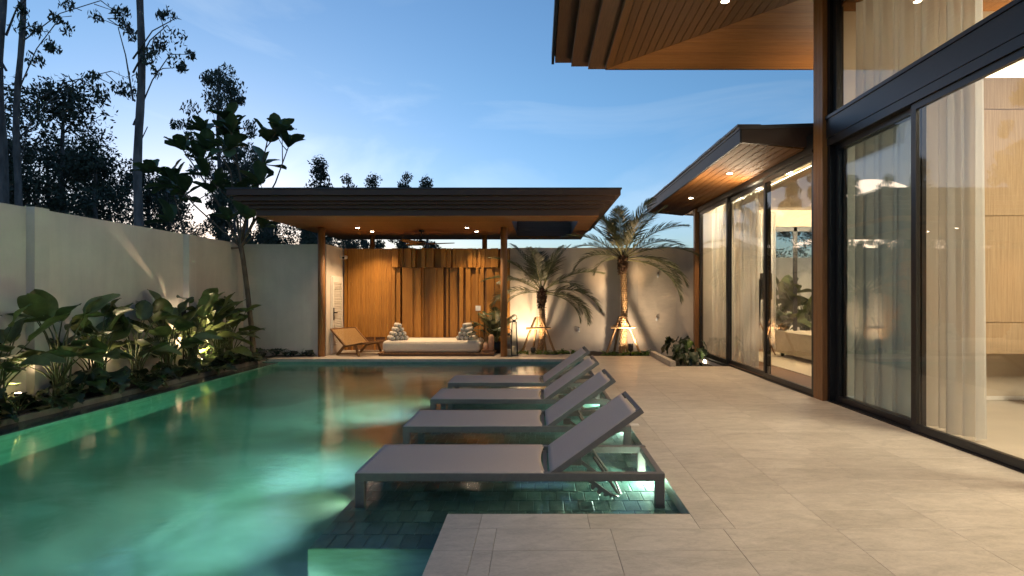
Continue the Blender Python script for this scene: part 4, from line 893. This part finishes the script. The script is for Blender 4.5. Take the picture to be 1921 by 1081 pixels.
FT = [('dense',0,-20.4,22,1.08,'tall dense dark tree behind the two pale trunks'), ('dense',1,-18.9,22.5,1.12,'tallest dense dark tree of the left group'), ('dense',2,-17.2,22,.88,'dense tree at the right side of the left group'), ('dense',0,-21.8,19,.86,'dense tree at the far left edge'),
      ('open',0,-17.6,25,.72,'open tree just left of the single pale trunk'), ('open',1,-15.8,24,.66,'loose tree behind the single pale trunk'), ('dense',1,-19.2,29,.80,'lower dense tree seen between the left trunks'), ('open',0,-13.4,25,.78,'open airy tree left of the garden tree'),
      ('dense',2,-14.3,30,.60,'low dense tree in the bright gap by the single trunk'), ('weep',0,-13.3,24,.96,'tall airy weeping tree rising above the garden tree'), ('open',1,-11.9,23,.78,'open tree behind the garden tree crown'), ('dense',0,-13.0,28,.66,'dense dark tree behind the garden tree'),
      ('dense',1,-11.2,27,.72,'dense tree at the left corner of the pavilion roof'), ('cone',0,-10.4,27,.92,'leftmost pointed treetop above the pavilion roof'), ('cone',1,-9.4,28,.86,'second treetop from the left above the pavilion roof'), ('cone',0,-11.3,28.5,.74,'round tree just behind the left corner of the pavilion roof'),
      ('cone',0,-8.86,30,.90,'third treetop from the left above the pavilion roof'), ('cone',1,-7.08,30,.92,'fourth treetop from the left above the pavilion roof'), ('cone',0,-5.98,30.5,.90,'rightmost treetop above the pavilion roof'), ('cone',1,-12.6,31,.80,'pointed treetop hidden low behind the garden tree'),
      ('dense',2,-6.6,22,.42,'low dark tree seen below the pavilion roof behind the fan'), ('dense',1,-8.6,22,.55,'dark tree below the left end of the pavilion roof'), ('dense',0,-7.5,23.5,.50,'dark tree behind the gap over the timber wall'), ('open',1,-10.0,21,.46,'low open tree behind the store room wall'), ('dense',0,-15.4,21,.52,'low bushy tree above the left wall'), ('dense',2,-12.4,20.5,.47,'low bushy tree behind the left wall by the garden tree'),
      ('dense',1,-25,26,1.0,'dense tree hidden far left, mirrored in the glass'), ('dense',2,-23.5,27,1.05,'dense dark tree in the second row at the far left'), ('dense',0,-21.2,27,1.0,'dense dark tree in the second row behind the two pale trunks'), ('dense',2,-18.6,27,.9,'dense dark tree in the second row left of the single trunk'),
      ('cone',1,-17.4,33,.86,'pointed tree in the second row of the left wood')]
for k, a in enumerate(FT): plant(*a, rz=k*1.1)
# tall pale trunks
def eucalypt(x, y, r, h, lean, lab, seed, boughs):
    t = empty('tall_tree', (x, y, -.45), 0, lab, 'tree', 'tall pale trunked trees beyond the left wall'); g = random.Random(seed)
    P = [Vector((lean*u + .12*math.sin(u*5+seed) + .02*math.sin(u*23+seed*2), .05*math.sin(u*17+seed), h*u)) for u in [i/24 for i in range(25)]]
    MB().tube(P, [r*(1.14-.6*i/24)*(1+.05*math.sin(i*2.7+seed)) for i in range(25)], 12).build('trunk', M['eubark'], t); cs = []; rs = []
    for z, dx, dz, l_ in boughs:
        b = P[0].lerp(P[-1], z/h); e = b + Vector((dx, g.uniform(-.6,.6), dz)); m_ = b.lerp(e, .5) + Vector((0,0,.25))
        MB().tube([b, m_, e], [r*.24, r*.14, .012], 6).build('bough', M['eubark'], t)
        for q in range(l_):
            u = g.uniform(.5, 1.1); c = b.lerp(e, u) + Vector((g.uniform(-.5,.5), g.uniform(-.5,.5), g.uniform(-.5,.15))); cs.append(c); rs.append(g.uniform(.16,.32)); MB().tube([b.lerp(e, min(u,1)), c], [.014,.006], 4).build('twig', M['eubark'], t)
    for k in range(14): cs.append(Vector((P[-1].x + g.uniform(-2,2), g.uniform(-2,2), h - g.uniform(0,2.5)))); rs.append(.5)
    link('foliage', crown_mesh('foliage', [tuple(c) for c in cs], rs, 48*len(cs), .078, seed, .8), None, t)
eucalypt(-15.0, 16.0, .13, 17, -.3, 'thickest pale trunk at the left edge beyond the wall', 3, [(9.2,.9,.9,2),(8.2,-.9,1.2,2)])
eucalypt(-14.55, 15.9, .085, 17, -.12, 'slimmer pale trunk just right of the thickest one', 4, [(6.2,2.0,1.6,4),(7.0,2.5,1.2,5),(7.6,1.5,1.6,4),(5.2,.25,2.2,0),(8.9,2.2,1.3,5)])
eucalypt(-11.42, 16.2, .115, 17, -.2, 'single straight pale trunk between the wood and the garden tree', 5, [(5.3,.30,1.4,0),(6.7,.9,2.2,3),(8.2,1.2,1.2,4),(7.4,-.6,2.2,1),(8.6,1.4,.9,4),(9.3,-.8,.5,2)])
stuff(link('far_wood', crown_mesh('far_wood', [(-40+i*1.7, 44+3*math.sin(i*1.3), 1.0+1.0*math.sin(i*2.1)**2) for i in range(40)], [1.9]*40, 9000, .26, 77, .2)))
# garden behind the bedroom window
for k, (x, y, pi, s, lab) in enumerate(((6.1, 15.5, 0, 1.1, 'broad-leaved plant lit behind the left pane of the bedroom window'), (6.9, 15.9, 2, 1.25, 'broad-leaved plant behind the bedroom window mullion'), (7.6, 15.4, 1, 1.1, 'broad-leaved plant behind the bed seen through the window'), (5.9, 16.5, 2, 1.5, 'tall broad-leaved plant near the rear wall behind the bedroom'), (6.45, 15.1, 1, 1.35, 'leafy plant pressed against the left pane of the bedroom window'), (7.1, 15.0, 0, 1.3, 'leafy plant pressed against the middle pane of the bedroom window'))):
    o = copy_tree(protos[pi]); o.location = (x, y, -.1); o.rotation_euler = (0,0,k*1.3+.4); o.scale = (s,s,s*1.05); tag(o, lab, 'plant', 'plants behind the bedroom')
plant('open', 0, 7.6, 22, .50, 'open tree beyond the rear wall seen through the bedroom window', .5); plant('dense', 1, 9.6, 21, .5, 'dense tree beyond the rear wall seen through the bedroom window', 1.5)
t = MB().lathe([(.05, 0), (.05, .14)], 14).build('garden_spotlight', M['black']); t.location = (6.35, 16.2, -.45); tag(t, 'spotlight among the plants behind the bedroom window', 'garden light', 'garden spotlights')
lamp('garden_lamp', 'SPOT', (6.35, 16.2, -.2), 150, (1,.75,.45), None, (6.4, 17.2, .7), .04, spot=140, blend=.8)
struct(MB().box(3.9, 11.5, 14.62, 17.2, -.6, -.44).build('rear_bed', M['soil']))
# ------------------------------------------------------------------ curtains and room contents
def curtain(name, x, y0, y1, z0, z1, folds, amp, m, lab, seed=1, flare=0):
    g = random.Random(seed); ph = [g.uniform(0, 6) for _ in range(4)]; n = int(folds*9)
    def f(u, v):
        a = amp*(1+flare*(1-v)); w_ = math.sin(u*folds*2*PI + ph[0] + .5*math.sin(u*7+ph[1]))*.7 + math.sin(u*folds*.9*PI+ph[2])*.4
        return (x + a*w_ + flare*.06*(1-v)*math.sin(u*9+ph[3]), y0 + (y1-y0)*u + .012*math.sin(u*folds*4*PI), z0 + (z1-z0)*v + (.01*math.sin(u*30) if v == 0 else 0))
    o = MB().grid(f, n, 10).build(name, M[m], None, fix=False); tag(o, lab, 'curtain'); return o
curtain('curtain', 4.14, 5.32, 7.30, .02, 5.15, 11, .07, 'sheer', 'tall pale sheer curtain hanging inside the big sliding doors', 2, .4)
curtain('curtain', 4.06, 11.5, 13.2, .03, 3.5, 9, .035, 'sheer', 'sheer curtain behind the farthest bedroom door pane', 3); curtain('curtain', 4.08, 10.55, 11.45, .03, 3.5, 7, .04, 'sheer', 'gathered sheer curtain behind the middle bedroom door pane', 4)
def curtain_x(x0, x1, y, z0, z1, folds, amp, m, lab, seed):
    o = curtain('curtain', 0, x0, x1, z0, z1, folds, amp, m, lab, seed); o.rotation_euler = (0, 0, R(-90)); o.location = (0, y, 0)
    me = o.data; 
    for v in me.vertices: v.co = (-v.co.x, v.co.y, v.co.z)
    o.scale = (1, 1, 1); return o
curtain_x(4.25, 5.25, 13.9, .03, 3.45, 8, .05, 'drape', 'heavy brown curtain in the bedroom corner', 5); curtain_x(5.5, 5.95, 14.2, .03, 3.45, 5, .04, 'sheer', 'narrow sheer curtain beside the bedroom window', 6)
# cabinet wall
cb = empty('cabinet', (0,0,0), 0, 'tall pale oak wall cabinet hanging above the tiled floor', 'cabinet'); MB().box(5.47, 9.2, 7.18, 7.52, .655, 4.14).build('carcass', M['oak'], cb)
for z0, z1 in ((.65,1.045),(1.05,2.395),(2.40,3.745),(3.75,4.15)):
    for x0, x1 in ((5.46,6.99),(6.995,8.4),(8.405,9.21)): MB().box(x0+.002, x1-.002, 7.155, 7.18, z0+.002, z1-.002).build('cabinet_panel', M['oak'], cb)
MB().box(5.6, 9.1, 7.40, 7.44, 4.155, 4.17).build('cove_light', M['strip'], cb); lamp('cove_lamp', 'AREA', (7.3, 7.35, 4.20), 16, (1,.82,.58), cb, (7.3, 7.45, 5.0), 3.4, .05)
sdk = MB().box(6.22, 6.7, 6.9, 7.2, .0, .42).build('side_table', M['teak']); tag(sdk, 'dark wooden side table edge at the right of the room', 'side table')
rl = empty('room_light', (6.6, 3.0, 5.16), 0, 'large ceiling light inside the main room', 'ceiling light'); MB().box(-1.0, 1.0, -1.0, 1.0, -.03, 0).build('diffuser', M['strip'], rl); lamp('room_lamp', 'AREA', (0,0,-.05), 92, (1,.86,.67), rl, (0,0,-5), 1.9, 1.9)
# bed, rug, floor lamp
bd = empty('bed', (6.65, 11.75, .02), 0, 'low bed with a beige throw in the glazed bedroom', 'bed')
MB().box(-1.25, 1.4, -.92, .92, .12, .30).build('bed_base', M['teak'], bd)
for x in (-1.2, 1.3):
    for y in (-.86, .86): MB().box(x-.03, x+.03, y-.03, y+.03, 0, .12).build('leg', M['black'], bd)
mm = MB().box(-1.28, 1.42, -.95, .95, .28, .56).build('mattress', M['bedding'], bd); q = mm.modifiers.new('b', 'BEVEL'); q.width = .08; q.segments = 4
def thr(u, v):
    s = (v-.5)*2.5; y = max(-.97, min(.97, s)); z = .575 if abs(s) < .93 else .575 - (abs(s)-.93)*1.2
    return (-1.31 + 1.2*u + .01*math.sin(v*40), y + (.012*math.sin(u*26) if abs(s) > .93 else 0), z + .008*math.sin(u*30+v*9))
def thr2(u, v): return (-1.315 - .012*math.sin(v*30)*u, -.95+1.9*v, .57 - .47*u)
th = MB().grid(thr, 24, 40).build('throw', M['bedding'], bd, fix=False); MB().grid(thr2, 8, 30).build('throw', M['bedding'], bd, fix=False)
rg = struct(MB().box(4.55, 8.2, 9.4, 13.5, .021, .034).build('rug', M['rug'])); rg.pop('kind'); tag(rg, 'large pale rug on the bedroom floor', 'rug')
fl_ = empty('floor_lamp', (5.08, 13.0, .035), 0, 'tripod floor lamp with wooden legs and a dark stem in the bedroom', 'floor lamp')
for a in (200, 320, 80): MB().tube([(math.cos(R(a))*.36, math.sin(R(a))*.36, 0), (math.cos(R(a))*.02, math.sin(R(a))*.02, .72)], [.016,.022], 8).build('leg', M['teak'], fl_)
MB().tube([(0,0,.66), (0,0,1.72)], .03, 10).build('stem', M['black'], fl_); MB().lathe([(.11, 1.25), (.13, 1.26), (.13, 1.85), (.11, 1.86)], 20, (.16, 0)).build('shade', M['black'], fl_)
